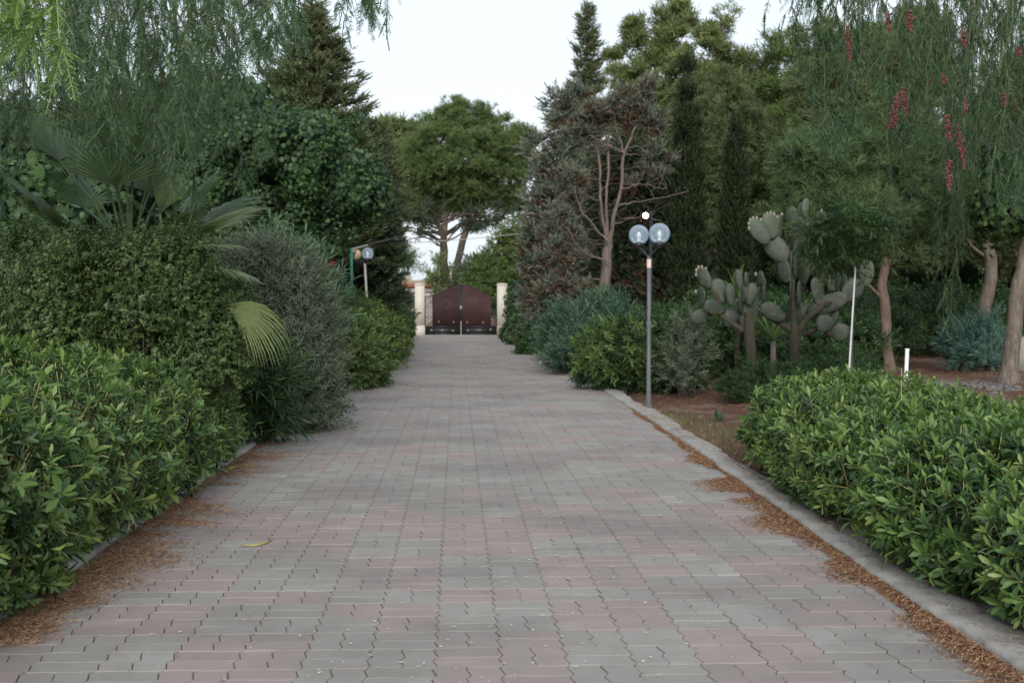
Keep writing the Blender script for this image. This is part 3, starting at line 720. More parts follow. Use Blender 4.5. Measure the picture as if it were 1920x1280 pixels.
for k, ((px, py), sz, dr) in enumerate(fr):
    tgt = P(px, py, 12.6 + rg.uniform(-.6, .7)); g = Geo(); mid = (crown + tgt) / 2 + np.array([0, 0, .12])
    g.add(*tube([crown, mid, tgt], [.018, .014, .01], 5), r=.5)
    d = tgt - crown
    fg = fan(tgt, d + np.array([0, 0, .15]), sz, 26, rg, .3 + .2 * rg.random(), 2.4, dr)
    g.add(np.concatenate(fg.v), np.concatenate(fg.f), np.concatenate(fg.r)); g.build('frond', M['palm'], pt)
# second, lower palm with the yellowing drooping frond
base = P(330, 640, 11.8); base[2] = 0
pt = empty('fan_palm', base, 'low fan palm whose yellowing frond droops over the hedge by the driveway', 'palm')
g = Geo(); crown = base + np.array([0, 0, .95]); g.add(*tube([base - [0, 0, .05], crown], [.16, .13], 10)); g.build('trunk', M['bark_dark'], pt, smooth=True)
g = Geo(); tgt = P(425, 572, 10.6); g.add(*tube([crown, (crown + tgt) / 2 + [0, 0, .1], tgt], [.016, .012, .009], 5))
fg = fan(tgt, np.array([.95, -.1, -.3]), .74, 24, rg, .3, 1.25, 2.8, side=(.25, .5, .8)); g.add(np.concatenate(fg.v), np.concatenate(fg.f), np.concatenate(fg.r)); tag(g.build('frond', M['palm_dry'], pt), 'drooping yellow-green frond')
for (px, py, sz, dr) in [(300, 400, .5, .5), (372, 440, .72, .8), (345, 470, .6, 1.0), (395, 500, .5, 1.2)]:
    tgt = P(px, py, 10.75 + rg.uniform(-.1, .2)); g = Geo(); g.add(*tube([crown, (crown + tgt) / 2 + [0, 0, .1], tgt], [.016, .012, .009], 5))
    fg = fan(tgt, np.array([(px - 225) / 150, -.15, (470 - py) / 90 + .1]), sz, 26, rg, .6, 1.7, dr); g.add(np.concatenate(fg.v), np.concatenate(fg.f), np.concatenate(fg.r)); g.build('frond', M['palm_light'], pt)
# bluish palm seedling at the far left edge
base = P(15, 640, 11.5); base[2] = 0
pt = empty('blue_agave', base, 'bluish sword-leaved plant at the left edge behind the hedge', 'plant'); g = Geo()
for k in range(18):
    a = k * GA; v, f = leaf(base + np.array([0, 0, .15]), a, rg.uniform(.7, 1.4), rg.uniform(.8, 1.2), .075, 5, .25, .2, 3, 'strap'); g.add(v, f, rg.random())
g.build('foliage', M['agave'], pt)
bush('small_leaved_shrub', 'big olive-green small-leaved shrub in front of the palms on the left', 'shrub',
     lumps('sls', 10, 425, [(0, 470), (60, 430), (130, 455), (190, 425), (260, 450), (320, 440), (370, 480), (430, 520)], [(0, 715), (430, 715)], 11.1, 54, 22, 46, .55), TS, 'small', 30000, .75, inner=.8, up=.3, clump=.2, per=26, stem='bark_red', nst=160, reject=.9)
bush('oleander_shrub', 'dark green long-leaved shrub between the left hedge and the grey bush', 'shrub',
     [B(480, 725, 13.2, 52, 52), B(445, 700, 13, 55, 50), B(495, 760, 13.2, 40, 42)], TL, 'darkbush', 700, .95, up=.7)
bush('olive_shrub', 'tall silvery grey-green bush arching over the left kerb', 'shrub',
     [B(510, 560, 15.4, 75, 85), B(560, 640, 15, 50, 90), B(470, 530, 15.8, 60, 60), B(583, 755, 14.6, 36, 55), B(555, 740, 14.4, 40, 60), B(560, 690, 14.6, 45, 60)], TLO, 'grey', 9000, 1.1, inner=.4, up=.5, clump=.2, per=8, nst=30)
ol = bush('oleander_shrub', 'oleander with a few pink flowers above the grey bush', 'shrub',
     [B(545, 540, 18.5, 50, 55), B(590, 580, 18.5, 35, 55), B(525, 505, 19, 45, 35)], TL, 'oleander', 900, 1.15, up=.8)
g = Geo(); rg = RNG('fl')
for px, py in [(622, 494), (618, 497), (527, 453), (556, 451)]:
    g = Geo()
    for k in range(7):
        v, f = leaf(P(px, py, 18.1) + rg.normal(0, .02, 3), k * .9, .5, .045, .035, 2, .4, .1, 2, 'lance'); g.add(v, f, rg.random())
    g.build('flower', M['flower'], ol)
grp = 'shrubs along the left edge of the driveway'
bush('lance_leaved_shrub', 'yellow-green shrub standing nearest on the bend of the left edge', 'shrub', [B(640, 660, 21.6, 50, 65), B(680, 670, 22.2, 42, 55), B(615, 640, 22.5, 40, 60), B(655, 600, 23, 40, 38)], TLW, 'lime', 4200, .75, grp, up=.2, clump=.2, per=12)
bush('lance_leaved_shrub', 'yellow-green bush with brownish tips further along the left edge', 'shrub', [B(705, 645, 28, 35, 48), B(725, 640, 32, 28, 40), B(690, 620, 30, 35, 35)], TLW, 'lime', 3400, .85, grp, up=.2, clump=.2, per=12)
bush('dark_hedge_shrub', 'dark green hedge running up to the left gate pillar', 'hedge', [B(748, 618, 44, 20, 26), B(764, 612, 54, 9, 22), B(745, 605, 48, 20, 32), B(730, 620, 40, 20, 30)], TB, 'darkbush', 2600, .9, grp)

# broad-leaved tree and conifers on the left
tree('mulberry_tree', 'dark broad-leaved tree with a rounded crown left of the driveway', 'tree', [trunkpx([(560, 740, 10), (555, 600, 9), (545, 480, 8), (540, 380, 6), (560, 280, 4)], 21)],
     lumps('mul', 375, 690, [(370, 300), (420, 250), (480, 200), (530, 175), (600, 200), (640, 240), (690, 290)], [(370, 480), (560, 480), (640, 450), (690, 400)], 21, 42, 20, 42, 1.0), TB, 'broad', 8500, 'bark_dark', .72, clump=.34, per=24, nb=1, up=.1, inner=.6, jit=.9, reject=.9)
def conifer(name, label, base, H, prof, mat, nlev, nbr, Ts, sc, trunk_r=.12, droop=.15, rise=.2, bark='bark_dark', group=None, z0=.1, dens=9, cat='conifer'):
    rg = RNG(label); base = np.array(base, float); base[2] = 0; t = empty(name, base, label, cat, group); gt, gl = Geo(), Geo()
    tp = wob([base - [0, 0, .05], base + [0, 0, H]], .02, rg, 12); gt.add(*tube(tp, np.linspace(trunk_r, .012, 12), 8, cap=False))
    zf = [p[0] for p in prof]; rf = [p[1] for p in prof]; P_, D_, S_ = [], [], []
    for l in range(nlev):
        h = z0 + (1 - z0) * (l + rg.uniform(0, .8)) / nlev; R_ = np.interp(h, zf, rf)
        for b in range(nbr):
            a = rg.uniform(0, 2 * math.pi); L = R_ * rg.uniform(.6, 1.15)
            if L < .03: continue
            d = np.array([math.cos(a), math.sin(a), rise]); o = base + np.array([0, 0, H * h + rg.normal(0, .1)])
            m = 5; pts = [o + d * L * k / m + np.array([0, 0, -droop * L * math.sin(math.pi * .5 * k / m) + .5 * droop * L * (k / m) ** 3]) for k in range(m + 1)]
            gt.add(*tube(pts, np.linspace(.012 + .02 * L / 2, .004, m + 1), 4, cap=False)); pts = np.array(pts)
            n = max(3, int(L * dens)); s = (1 - rg.random(n) ** 1.6 * .85) * (m - .01); i = s.astype(int); i = np.minimum(i, m - 1)
            pos = pts[i] + (pts[i + 1] - pts[i]) * (s - i)[:, None]; side = np.array([-d[1], d[0], 0])
            P_.append(pos + rg.normal(0, .04, pos.shape)); D_.append(d * .9 + side * rg.normal(0, .6, (n, 1)) + rg.normal(0, .2, (n, 3)) + [0, 0, .25]); S_.append(np.full(n, sc) * rg.uniform(.7, 1.25, n))
    gt.build('trunk', M[bark], t, smooth=True); scatter(gl, Ts, np.concatenate(P_), np.concatenate(D_), np.concatenate(S_), rg); gl.build('foliage', M[mat], t)
    return t
conifer('cedar_tree', 'olive-green pointed conifer rising above the broad-leaved tree on the left', P(590, 600, 31), P(590, 12, 31)[2], [(0, 1.4), (.5, 1.35), (.72, 1.2), (.85, .75), (.93, .35), (.97, .14), (1, .05)], 'cedar', 80, 9, TC, 1.2, .13, .1, .25, z0=.25, dens=14)
conifer('cedar_tree', 'dark green layered cedar standing over the left street lamp', P(700, 600, 36), P(700, 235, 36)[2], [(0, .8), (.25, .7), (.5, .75), (.7, .95), (.9, .5), (1, .1)], 'cedar', 60, 11, TC, 1.3, .14, .12, .1, z0=.06)
conifer('cedar_tree', 'broad dark conifer behind the green lamp post', P(660, 600, 33), P(660, 250, 33)[2], [(0, 1.2), (.3, 1.3), (.7, 1.0), (1, .15)], 'darkcon', 55, 11, TC, 1.5, .14, .15, .1, z0=.04, dens=12)
conifer('cedar_tree', 'dark low cypress just left of the gate pillar', P(742, 600, 50), 2.2, [(0, .55), (.5, .5), (.85, .3), (1, .05)], 'darkcon', 22, 10, TC, 1.6, .1, .1, .3, z0=.02)
# dark trees that close the view on the far left
for k, (px, py, Y, s_, lab) in enumerate([(60, 330, 22, 1.0, 'dark leafy tree behind the palm at the left edge'), (240, 300, 24, 1.1, 'dark leafy tree behind the tall fan palm'), (400, 260, 27, 1.0, 'dark tree seen through the pepper strands left of the cedar')]):
    tree('dark_leafy_tree', lab, 'tree', [trunkpx([(px, 700, 9), (px + 5, 560, 8), (px - 5, 420, 6), (px, py, 4)], Y)],
         [B(px, py - 20, Y, 95 * s_, 90), B(px - 70, py + 60, Y, 75, 70), B(px + 70, py + 50, Y, 80, 75), B(px, py + 120, Y, 110, 70), B(px + 20, py + 210, Y, 110, 70)], TB, 'broad', 4200, 'bark_dark', 1.7, 'dark trees on the left', clump=.5, per=14, up=.1)
for k, (x, y, h) in enumerate([(-9, 30, 6), (-13, 26, 7), (-11, 40, 7), (-7, 42, 6)]):
    tree('dark_leafy_tree', ['dark tree far left, in front row', 'dark tree outside the left edge', 'farthest dark tree on the left', 'dark tree beyond the cedars on the left'][k], 'tree', [[(x, y, -.05, .2), (x + .1, y, h * .4, .15), (x, y, h * .8, .08)]],
         [E(x, y, h * .75, 1.8, 1.8, h * .25), E(x - 1, y, h * .5, 1.5, 1.5, h * .25), E(x + 1, y, h * .45, 1.5, 1.5, h * .25), E(x, y, h * .2, 1.6, 1.6, h * .2)], TFB, 'darkcon', 2600, 'bark_dark', 1.3, 'dark trees on the left', clump=.5, per=12)

# ------------------------------------------------------------ gate, pillars, house, trees beyond the gate
YG = 60.2; k = YG / FP
def pillar(px0, px1, pyt, label, plinth):
    a = P(px0, 600, YG)[0]; b = P(px1, 600, YG)[0]; z = P(960, pyt, YG)[2]; wd = b - a
    t = empty('gate_pillar', ((a + b) / 2, YG + wd / 2, 0), label, 'pillar', 'gate pillars')
    g = Geo(); g.add(*box((a, YG, .5), (b, YG + wd, z - .09))); g.build('shaft', M['cream'], t)
    g = Geo(); g.add(*box((a - .03, YG - .03, z - .09), (b + .03, YG + wd + .03, z - .03))); g.add(*box((a + .03, YG + .03, z - .03), (b - .03, YG + wd - .03, z))); g.build('cap', M['cream'], t)
    g = Geo(); g.add(*box((a - .02, YG - .02, -.1), (b + .02, YG + wd + .02, .5))); g.build('plinth', M[plinth], t)
pillar(778, 796, 531, 'cream pillar left of the maroon gate', 'cream'); pillar(932.5, 951, 531, 'cream pillar with brownish foot right of the maroon gate', 'plinth')
gt = empty('entrance_gate', (P(865, 600, YG)[0], YG + .2, 0), 'closed double gate of maroon sheet metal with a peaked top', 'gate')
xc = P(864, 600, YG)[0]; yg = YG + .16
def gx(px): return P(px, 600, YG)[0]
def gz(py): return P(864, py, YG)[2]
for s, p0, lab in ((-1, 797, 'darker left leaf'), (1, 931, 'redder right leaf')):
    xo = gx(p0)
    outl = [(811, 554), (822, 549), (834, 543), (846, 537.5), (854, 534), (861, 532.5), (863, 532.5)] if s < 0 else [(866, 532.5), (870, 532.8), (884, 536), (896, 543.5), (908, 550), (920, 554)]
    g = Geo(); zb = gz(614); m_ = len(outl); vv = []
    for x_, y_ in outl: vv += [(gx(x_), yg, zb), (gx(x_), yg, gz(y_)), (gx(x_), yg + .03, gz(y_)), (gx(x_), yg + .03, zb)]
    ff = []
    for q in range(m_ - 1):
        for e_ in range(4): ff.append((q * 4 + e_, q * 4 + (e_ + 1) % 4, (q + 1) * 4 + (e_ + 1) % 4, (q + 1) * 4 + e_))
    g.add(vv, ff)
    mg = M['maroon']
    if s > 0: mg = plain('redder_sheet_metal', (.05, .025, .025), .75, .25, 1.5, 0, .05, .2)
    panel = g.build('sheet_panel', mg, gt); tag(panel, lab)
    g = Geo()
    xi = gx(863.2) if s < 0 else gx(866)
    for xx, w_ in ((xo, .05), (gx(outl[0][0] if s < 0 else outl[-1][0]), .04), (xi, .05)):
        g.add(*box((xx - w_ / 2, yg - .02, .06), (xx + w_ / 2, yg + .05, gz(556) if xx == xo else (gz(554) if abs(xx - xi) > .1 else gz(533)))))
    a, b = sorted((xo, xi))
    g.add(*box((a, yg - .022, gz(614)), (b, yg + .052, gz(611.5)))); g.add(*box((a, yg - .022, .05), (b, yg + .052, .13)))
    sx0, sx1 = sorted((xo, gx(outl[0][0] if s < 0 else outl[-1][0])))
    for q in np.linspace(sx0, sx1, 5)[1:-1]: g.add(*tube([(q, yg + .01, .3), (q, yg + .01, gz(556))], .009, 6))
    for zz in (gz(556), gz(575), gz(595)): g.add(*tube([(sx0, yg + .012, zz), (sx1, yg + .012, zz)], .01, 6))
    g.build('frame', M['iron'], gt)
    g = Geo(); g.add(*box((a + .03, yg + .005, .1), (b - .03, yg + .02, gz(614)))); g.build('lower_panel', M['iron'], gt)
    cen = [(809, 619), (829, 619.5), (849, 619.5), (823, 603), (850.5, 603.5)] if s < 0 else [(877.5, 619.5), (900, 618.5), (920, 617.5), (876, 604), (906, 604)]
    for cx_, cy_ in cen:
        g = Geo(); c = np.array([gx(cx_), yg - .03, gz(cy_)]); rr = .055 if cy_ > 610 else .045
        g.add(*ellipsoid(c, [rr * .45, .02, rr * .45], 8, 5))
        for kk in range(8):
            an = kk * math.pi / 4; g.add(*ellipsoid(c + np.array([math.cos(an), 0, math.sin(an)]) * rr * .75, [rr * .3, .012, rr * .3], 6, 4))
        g.build('rosette', M['rosette'], gt, smooth=True)
    # scrolled ornament on each leaf
    g = Geo(); ox, oz = (gx(837), gz(570)) if s < 0 else (gx(888), gz(564)); rgo = RNG('orn%d' % s)
    for kk in range(6):
        a0 = kk * 1.05 + .3; pts = [(ox + math.cos(a0 + q * 1.6) * (.08 + .26 * q) * (1 if s < 0 else .7), yg - .012, oz + math.sin(a0 + q * 1.6) * (.06 + .2 * q) * (1 if s < 0 else .7)) for q in np.linspace(0, 1, 8)]
        g.add(*tube(pts, .008, 5))
    g.build('scroll_ornament', plain('dull_grey_iron', (.11, .095, .09), .5, .2), gt)
g = Geo(); xb = gx(864.3); g.add(*tube([(xb, yg - .05, .03), (xb, yg - .05, .72)], .022, 8)); g.build('drop_bolt', M['palepole'], gt); g = Geo(); g.add(*box((xb - .05, yg - .06, 1.3), (xb + .05, yg - .02, 1.45))); g.build('latch', M['palepole'], gt)
g = Geo(); g.add(*box((gx(797), YG - .12, -.05), (gx(931), YG + .25, .045))); tag(g.build('threshold', M['concrete']), kind='structure')
def wall(x0, x1, y, h, label):
    g = Geo(); g.add(*box((x0, y, -.1), (x1, y + .2, h))); g.add(*box((x0, y - .03, h), (x1, y + .23, h + .08))); tag(g.build('boundary_wall', M['cream'], loc=((x0 + x1) / 2, y, 0)), label, 'wall', 'boundary walls')
wall(gx(951.5) + .02, gx(951) + 22, YG + .1, 1.25, 'pale boundary wall running right from the gate'); wall(gx(778) - 22, gx(777) - .04, YG + .1, 1.25, 'pale boundary wall running left from the gate')
# the house beyond
YH = 88.; hx = lambda px: P(px, 600, YH)[0]; hz = lambda py: P(864, py, YH)[2]
ht = empty('house', (hx(790), YH + 4, 0), 'beige house with a red tile band seen beyond the left pillar', 'house')
g = Geo(); g.add(*box((hx(700), YH, -.1), (hx(850), YH + 8, hz(541)))); g.build('wall', M['plaster'], ht)
g = Geo(); g.add(*box((hx(699), YH - .35, hz(539.5)), (hx(851), YH + 8.3, hz(533.5)))); g.build('tile_band', M['tile'], ht)
g = Geo(); g.add(*box((hx(699), YH - .2, hz(548)), (hx(851), YH - .01, hz(541)))); g.build('cornice', M['white'], ht)
g = Geo()
pp = [(700, 512), (752, 514), (762, 514), (768, 522), (776, 526), (800, 523), (810, 517), (828, 517), (838, 514), (850, 514)]
for (x0, y0), (x1, y1) in zip(pp[:-1], pp[1:]):
    a, b, c, d = hx(x0), hx(x1), hz(y0), hz(y1); zb = hz(533.5) + .002
    g.add([(a, YH, zb), (b, YH, zb), (b, YH + 7, zb), (a, YH + 7, zb), (a, YH, c), (b, YH, d), (b, YH + 7, d), (a, YH + 7, c)], box((0, 0, 0), (1, 1, 1))[1])
g.build('parapet', M['plaster'], ht)
g = Geo(); cx_, rr = hx(768), 15 * YH / FP; n = 12
pts = [(cx_ + rr * math.cos(a), hz(566) + rr * math.sin(a)) for a in np.linspace(0, math.pi, n)]
for (x0, z0), (x1, z1) in zip(pts[:-1], pts[1:]): g.add([(x0, YH - .03, 0), (x1, YH - .03, 0), (x1, YH - .03, z1), (x0, YH - .03, z0)], [(0, 1, 2, 3)])
g.build('arch_shade_panel', M['dark'], ht)  # flat dark panel on the wall, painted as the shade inside the arch
YL = 80.; lx = lambda px: P(px, 600, YL)[0]; lz = lambda py: P(864, py, YL)[2]
lt = empty('lattice_screen', (lx(805), YL, 0), 'white diamond lattice screen behind the left end of the gate', 'screen')
g = Geo(); x0, x1, z1 = lx(796), lx(812), lz(553)
for k_ in np.arange(-2.4, z1 + .1, .26):
    for s in (-1, 1):
        a = np.array([x0, YL + .01 * s, k_ if s > 0 else k_ + (x1 - x0)]); b = np.array([x1, YL + .01 * s, k_ + (x1 - x0) if s > 0 else k_])
        if min(a[2], b[2]) < 0 or max(a[2], b[2]) > z1 + .3: continue
        g.add(*tube([a, b], .032, 4))
g.build('lattice', M['white'], lt); g = Geo()
for a, b in (((x0 - .05, 0), (x0 + .03, z1)), ((x1 - .03, 0), (x1 + .05, z1))): g.add(*box((a[0], YL - .03, -.05), (b[0], YL + .05, z1)))
g.add(*box((x0 - .05, YL - .035, z1), (x1 + .05, YL + .055, z1 + .08))); g.build('frame', M['white'], lt)

tree('stone_pine', 'big stone pine with a domed crown behind the gate', 'tree',
     [trunkpx([(832, 590, 7.5), (831, 520, 7), (833, 440, 6.5), (836, 380, 6), (850, 330, 5), (860, 280, 3)], 72), trunkpx([(846, 585, 7.5, .5), (852, 510, 7, .5), (864, 460, 6.5, .5), (880, 400, 6.5, .5), (874, 350, 6, .5), (880, 300, 4, .5)], 72)],
     [B(868, 232, 72, 60, 42), B(815, 262, 72, 52, 45), B(930, 262, 72, 56, 50), B(868, 290, 71, 95, 60), B(800, 315, 72, 42, 42), B(935, 330, 71.5, 52, 50), B(870, 350, 71, 55, 38), B(965, 300, 72, 32, 50), B(775, 300, 72, 30, 28), B(985, 275, 72, 16, 34), B(835, 375, 72, 40, 22), B(960, 375, 72, 30, 18)],
     TF, 'pine', 15000, 'bark', .72, clump=.6, per=36, nb=4, up=.7, r0=.3, rmin=.03, inner=.4, amp=.05)
tree('stone_pine', 'smaller stone pine whose crown peeks left of the big one', 'tree', [trunkpx([(728, 590, 6), (728, 480, 6), (732, 380, 5), (740, 300, 4)], 79)],
     [B(700, 262, 79, 45, 28), B(750, 258, 79, 42, 28), B(725, 300, 79, 55, 40), B(775, 330, 79, 48, 55), B(790, 390, 79, 35, 20), B(745, 360, 79, 40, 40)], TF, 'light', 3600, 'bark_red', 1.35, clump=.7, per=14, nb=3, up=.7, rmin=.03)
tree('dead_pine', 'sparse dark pine limbs hanging left of the big trunks', 'tree', [trunkpx([(838, 600, 5), (838, 500, 5), (830, 440, 5), (815, 400, 4)], 68)],
     [B(775, 425, 68, 30, 26), B(800, 400, 68, 28, 22), B(765, 440, 68, 22, 14), B(900, 410, 68, 40, 16), B(950, 400, 68, 30, 14)], TF, 'darkcon', 260, 'bark_dark', 1.2, clump=.5, per=8, nb=6, up=.2, rmin=.02)
tree('young_tree', 'slender leafy young tree just behind the gate left of centre', 'tree', [trunkpx([(822, 600, 1.5), (822, 540, 1.5), (820, 480, 1)], 64)], [B(818, 505, 64, 16, 18), B(812, 535, 64, 12, 18)], TLW, 'light', 90, 'bark', 2.0, clump=.3, per=5, nb=3)
tree('leafy_tree', 'light green leafy tree behind the right gate leaf', 'tree', [trunkpx([(930, 600, 4), (930, 520, 3.5), (935, 440, 2.5)], 66)],
     [B(928, 490, 66, 28, 30), B(960, 470, 66, 28, 36), B(902, 525, 66, 26, 24), B(950, 535, 66, 42, 34), B(985, 500, 66, 24, 45), B(915, 560, 66, 40, 26), B(970, 430, 66, 16, 16)], TLW, 'leafgreen', 2400, 'bark', 1.6, clump=.5, per=10, inner=.5)
tree('leafy_tree', 'grey-green leafy tree low over the gate peak', 'tree', [trunkpx([(885, 600, 4), (880, 560, 3.5), (880, 520, 2.5)], 69)], [B(880, 545, 69, 32, 32), B(905, 520, 69, 30, 30), B(870, 570, 69, 30, 25)], TLW, 'grey', 900, 'bark', 2.1, clump=.5, per=10)
tree('date_palm', 'tiny distant date palm with orange fruit above the house', 'palm', [trunkpx([(766, 540, 2), (765, 515, 2), (765, 498, 2)], 100)], [B(765, 492, 100, 10, 8)], TL, 'palm', 60, 'bark', 3.4, nb=1, up=-.3)
# sky-line greenery beyond the wall
for i, (x, y, h, r, lab) in enumerate([(-14, 70, 7, 4, 'tree beyond the wall, far left'), (-22, 80, 9, 5, 'tall tree beyond the wall at the far left'), (14, 78, 8, 4, 'tree beyond the wall right of the gate'), (5.8, 80, 6, 2.4, 'bushy tree beyond the wall just right of the pillar')]):
    tree('far_tree', lab, 'tree', [[(x, y, -.05, .25), (x, y, h * .5, .2), (x, y, h * .8, .1)]], [E(x, y, h * .65, r, r, h * .33), E(x - r * .6, y, h * .4, r * .7, r, h * .33), E(x + r * .6, y, h * .4, r * .7, r, h * .3)], TFB, 'light', 2600, 'bark', 2., 'trees beyond the wall', clump=.8, per=12)
g = Geo(); a, b = P(560, 458, 62), P(1080, 424, 62); pl = [a + (b - a) * q + np.array([0, 0, -1.2 * q * (1 - q)]) for q in np.linspace(0, 1, 14)]
pp0 = P(560, 458, 62)
g.add(*tube(pl, .018, 5)); tag(g.build('overhead_cable', M['palepole'], loc=tuple(a)), 'thin pale cable strung across in front of the big pine', 'cable')
g = Geo(); g.add(*tube([(a[0], a[1], -.05), (a[0], a[1], a[2] + .1)], [.1, .08], 8)); tag(g.build('cable_pole', M['bark_dark'], loc=(a[0], a[1], 0)), 'pole that carries the left end of the overhead cable', 'pole', 'cable poles')
g = Geo(); g.add(*tube([(b[0], b[1], -.05), (b[0], b[1], b[2] + .1)], [.1, .08], 8)); tag(g.build('cable_pole', M['bark_dark'], loc=(b[0], b[1], 0)), 'pole that carries the right end of the overhead cable', 'pole', 'cable poles')

# ------------------------------------------------------------ lamps and poles
def globe_lamp(base, h, globes, label, pole='steel', sticker=True, tilt=0, bad=None):
    base = np.array(base); t = empty('street_lamp', base, label, 'street lamp', 'twin globe lamps')
    top = base + np.array([tilt, 0, h])
    g = Geo(); g.add(*tube([base - [0, 0, .05], base + [0, 0, h * .55], top], [.034, .03, .028], 12)); g.add(*tube([base, base + [0, 0, .05]], [.06, .055], 12)); g.add(*tube([base + [0, 0, h * .54], base + [0, 0, h * .57]], .036, 12)); g.build('pole', M[pole], t, smooth=False)
    if sticker: g = Geo(); g.add(*tube([top - [0, 0, .17], top - [0, 0, .05]], .0315, 14)); g.build('sticker', M['sticker'], t)
    for i, (dx, dy, dz, r) in enumerate(globes):
        c = top + np.array([dx, dy, dz]); g = Geo(); foot = c - np.array([0, 0, r + .03])
        g.add(*tube([top + [0, 0, -.03], top + np.array([dx * .35, dy * .35, .03]), foot + [-dx * .2, -dy * .2, -.02], foot], [.022, .022, .022, .025], 8)); g.build('arm', M['iron'], t, smooth=True)
        g = Geo(); g.add(*tube([foot - [0, 0, .02], foot + [0, 0, .01], foot + [0, 0, .05], foot + [0, 0, .06]], [.03, .075, .08, .06], 16)); g.build('globe_cup', M['iron'], t)
        g = Geo(); g.add(*ellipsoid(c, [r] * 3, 28, 18)); gl = g.build('globe', M['tan' if bad == i else 'globe'], t, smooth=True)
        gl.location = tuple(c - base); gl.data.transform(Matrix.Translation(tuple(-(c - base))))
        g = Geo(); g.add(*tube([c - [0, 0, r * .85], c - [0, 0, r * .4]], [.035, .03], 8)); g.add(*ellipsoid(c - [0, 0, r * .1], [.033, .033, .05], 10, 8))
        g.v = [v - (c - base) for v in g.v]; g.v = [v + 0 for v in g.v]; bb = g.build('bulb', M['bulb'], None, smooth=True)
        bb.data.transform(Matrix.Translation(tuple(-base))); bb.parent = gl
    return t
b_ = G(1216, 766, .03); hl_ = P(1219, 490, b_[1])[2] - .03 + .08
sc_ = b_[1] / FP
globe_lamp(b_, hl_, [(-17 * sc_, .12, .30, .142), (17 * sc_, -.12, .305, .148)], 'twin globe street lamp with a pink sticker on the right of the driveway')
b_ = P(689, 640, 30); b_[2] = 0.0
globe_lamp(b_, 2.53, [(-.22, .1, .2, .135), (.08, -.1, .22, .145)], 'twin globe lamp with one tan globe among the left shrubs', 'palepole', False, -.06, bad=0)
b_ = P(988, 640, 44); b_[2] = 0.0
globe_lamp(b_, 2.55, [(-.16, .1, .2, .14), (.16, -.1, .22, .14)], 'far twin globe lamp in front of the dark conifer right of the gate', 'steel', False)
# green post with a long arm
b_ = P(659, 700, 26); b_[2] = 0; top = P(659, 466, 26); t = empty('green_lamp_post', b_, 'green post with a long dark arm beside the left globe lamp', 'post')
g = Geo(); g.add(*tube([b_ - [0, 0, .05], top], [.034, .03], 10)); g.build('post', M['greenpole'], t)
g = Geo(); e1, e2 = P(692, 459, 25.8), P(735, 449, 25.2); g.add(*tube([top - [0, 0, .02], e1], [.022, .02], 8)); g.build('arm', M['palepole'], t)
g = Geo(); g.add(*tube([e1, e2], [.028, .03], 8)); g.add(*box(tuple(e2 - [.02, .12, .05]), tuple(e2 + [.2, .12, .03]))); g.build('lamp_head', M['iron'], t)
# lit floodlight
b_ = P(1219.5, 700, 24.5); b_[2] = 0; t = empty('floodlight_post', b_, 'lit white floodlight on a dark post behind the right globe lamp', 'lamp')
topz = P(1222, 396, 24.5)[2]; g = Geo(); g.add(*tube([b_ - [0, 0, .05], b_ + [0, 0, topz]], [.03, .03], 10)); g.build('post', M['iron'], t)
c = P(1211, 404, 24.3); g = Geo(); g.add(*box(tuple(c + [-.07, .03, -.07]), tuple(c + [.07, .11, .07]))); g.add(*tube([c + [.05, .08, 0], (b_[0], b_[1], c[2])], .018, 6)); hs_ = g.build('housing', M['iron'], t)
g = Geo(); g.add(*ellipsoid(c + [0, .03, 0], [.055, .025, .055], 12, 8)); g.build('lit_lens', M['lit'], hs_, smooth=True)

# ------------------------------------------------------------ right-hand trees
def tk(*a): return trunkpx(*a)
Yc = 31.
main = tk([(1133, 600, 12), (1133, 540, 11), (1137, 480, 10), (1141, 450, 8)], Yc)
br = [tk([(1141, 455, 8), (1165, 350, 6), (1170, 285, 5), (1195, 235, 4)], Yc), tk([(1139, 455, 7), (1127, 390, 5.5), (1124, 330, 5), (1124, 270, 4)], Yc), tk([(1140, 450, 6), (1136, 380, 5), (1142, 300, 4.5), (1140, 250, 3)], Yc),
      tk([(1136, 485, 4), (1100, 478, 3), (1078, 455, 2.5), (1065, 430, 2)], Yc - .4), tk([(1138, 450, 4), (1110, 420, 3), (1090, 395, 3), (1078, 360, 2)], Yc - .3), tk([(1170, 285, 3), (1155, 240, 2.5), (1150, 205, 2)], Yc), tk([(1168, 285, 3.5), (1130, 270, 3), (1108, 255, 2.4)], Yc - .2),
      tk([(1160, 385, 2.5), (1195, 378, 2), (1230, 372, 1.6), (1290, 360, 1)], Yc - .3), tk([(1165, 355, 2), (1200, 345, 1.6), (1250, 355, 1.2)], Yc - .3), tk([(1150, 420, 2), (1200, 405, 1.4), (1240, 415, 1)], Yc - .3)]
br = [[(x, y, z, q * .55) for x, y, z, q in b] for b in br]
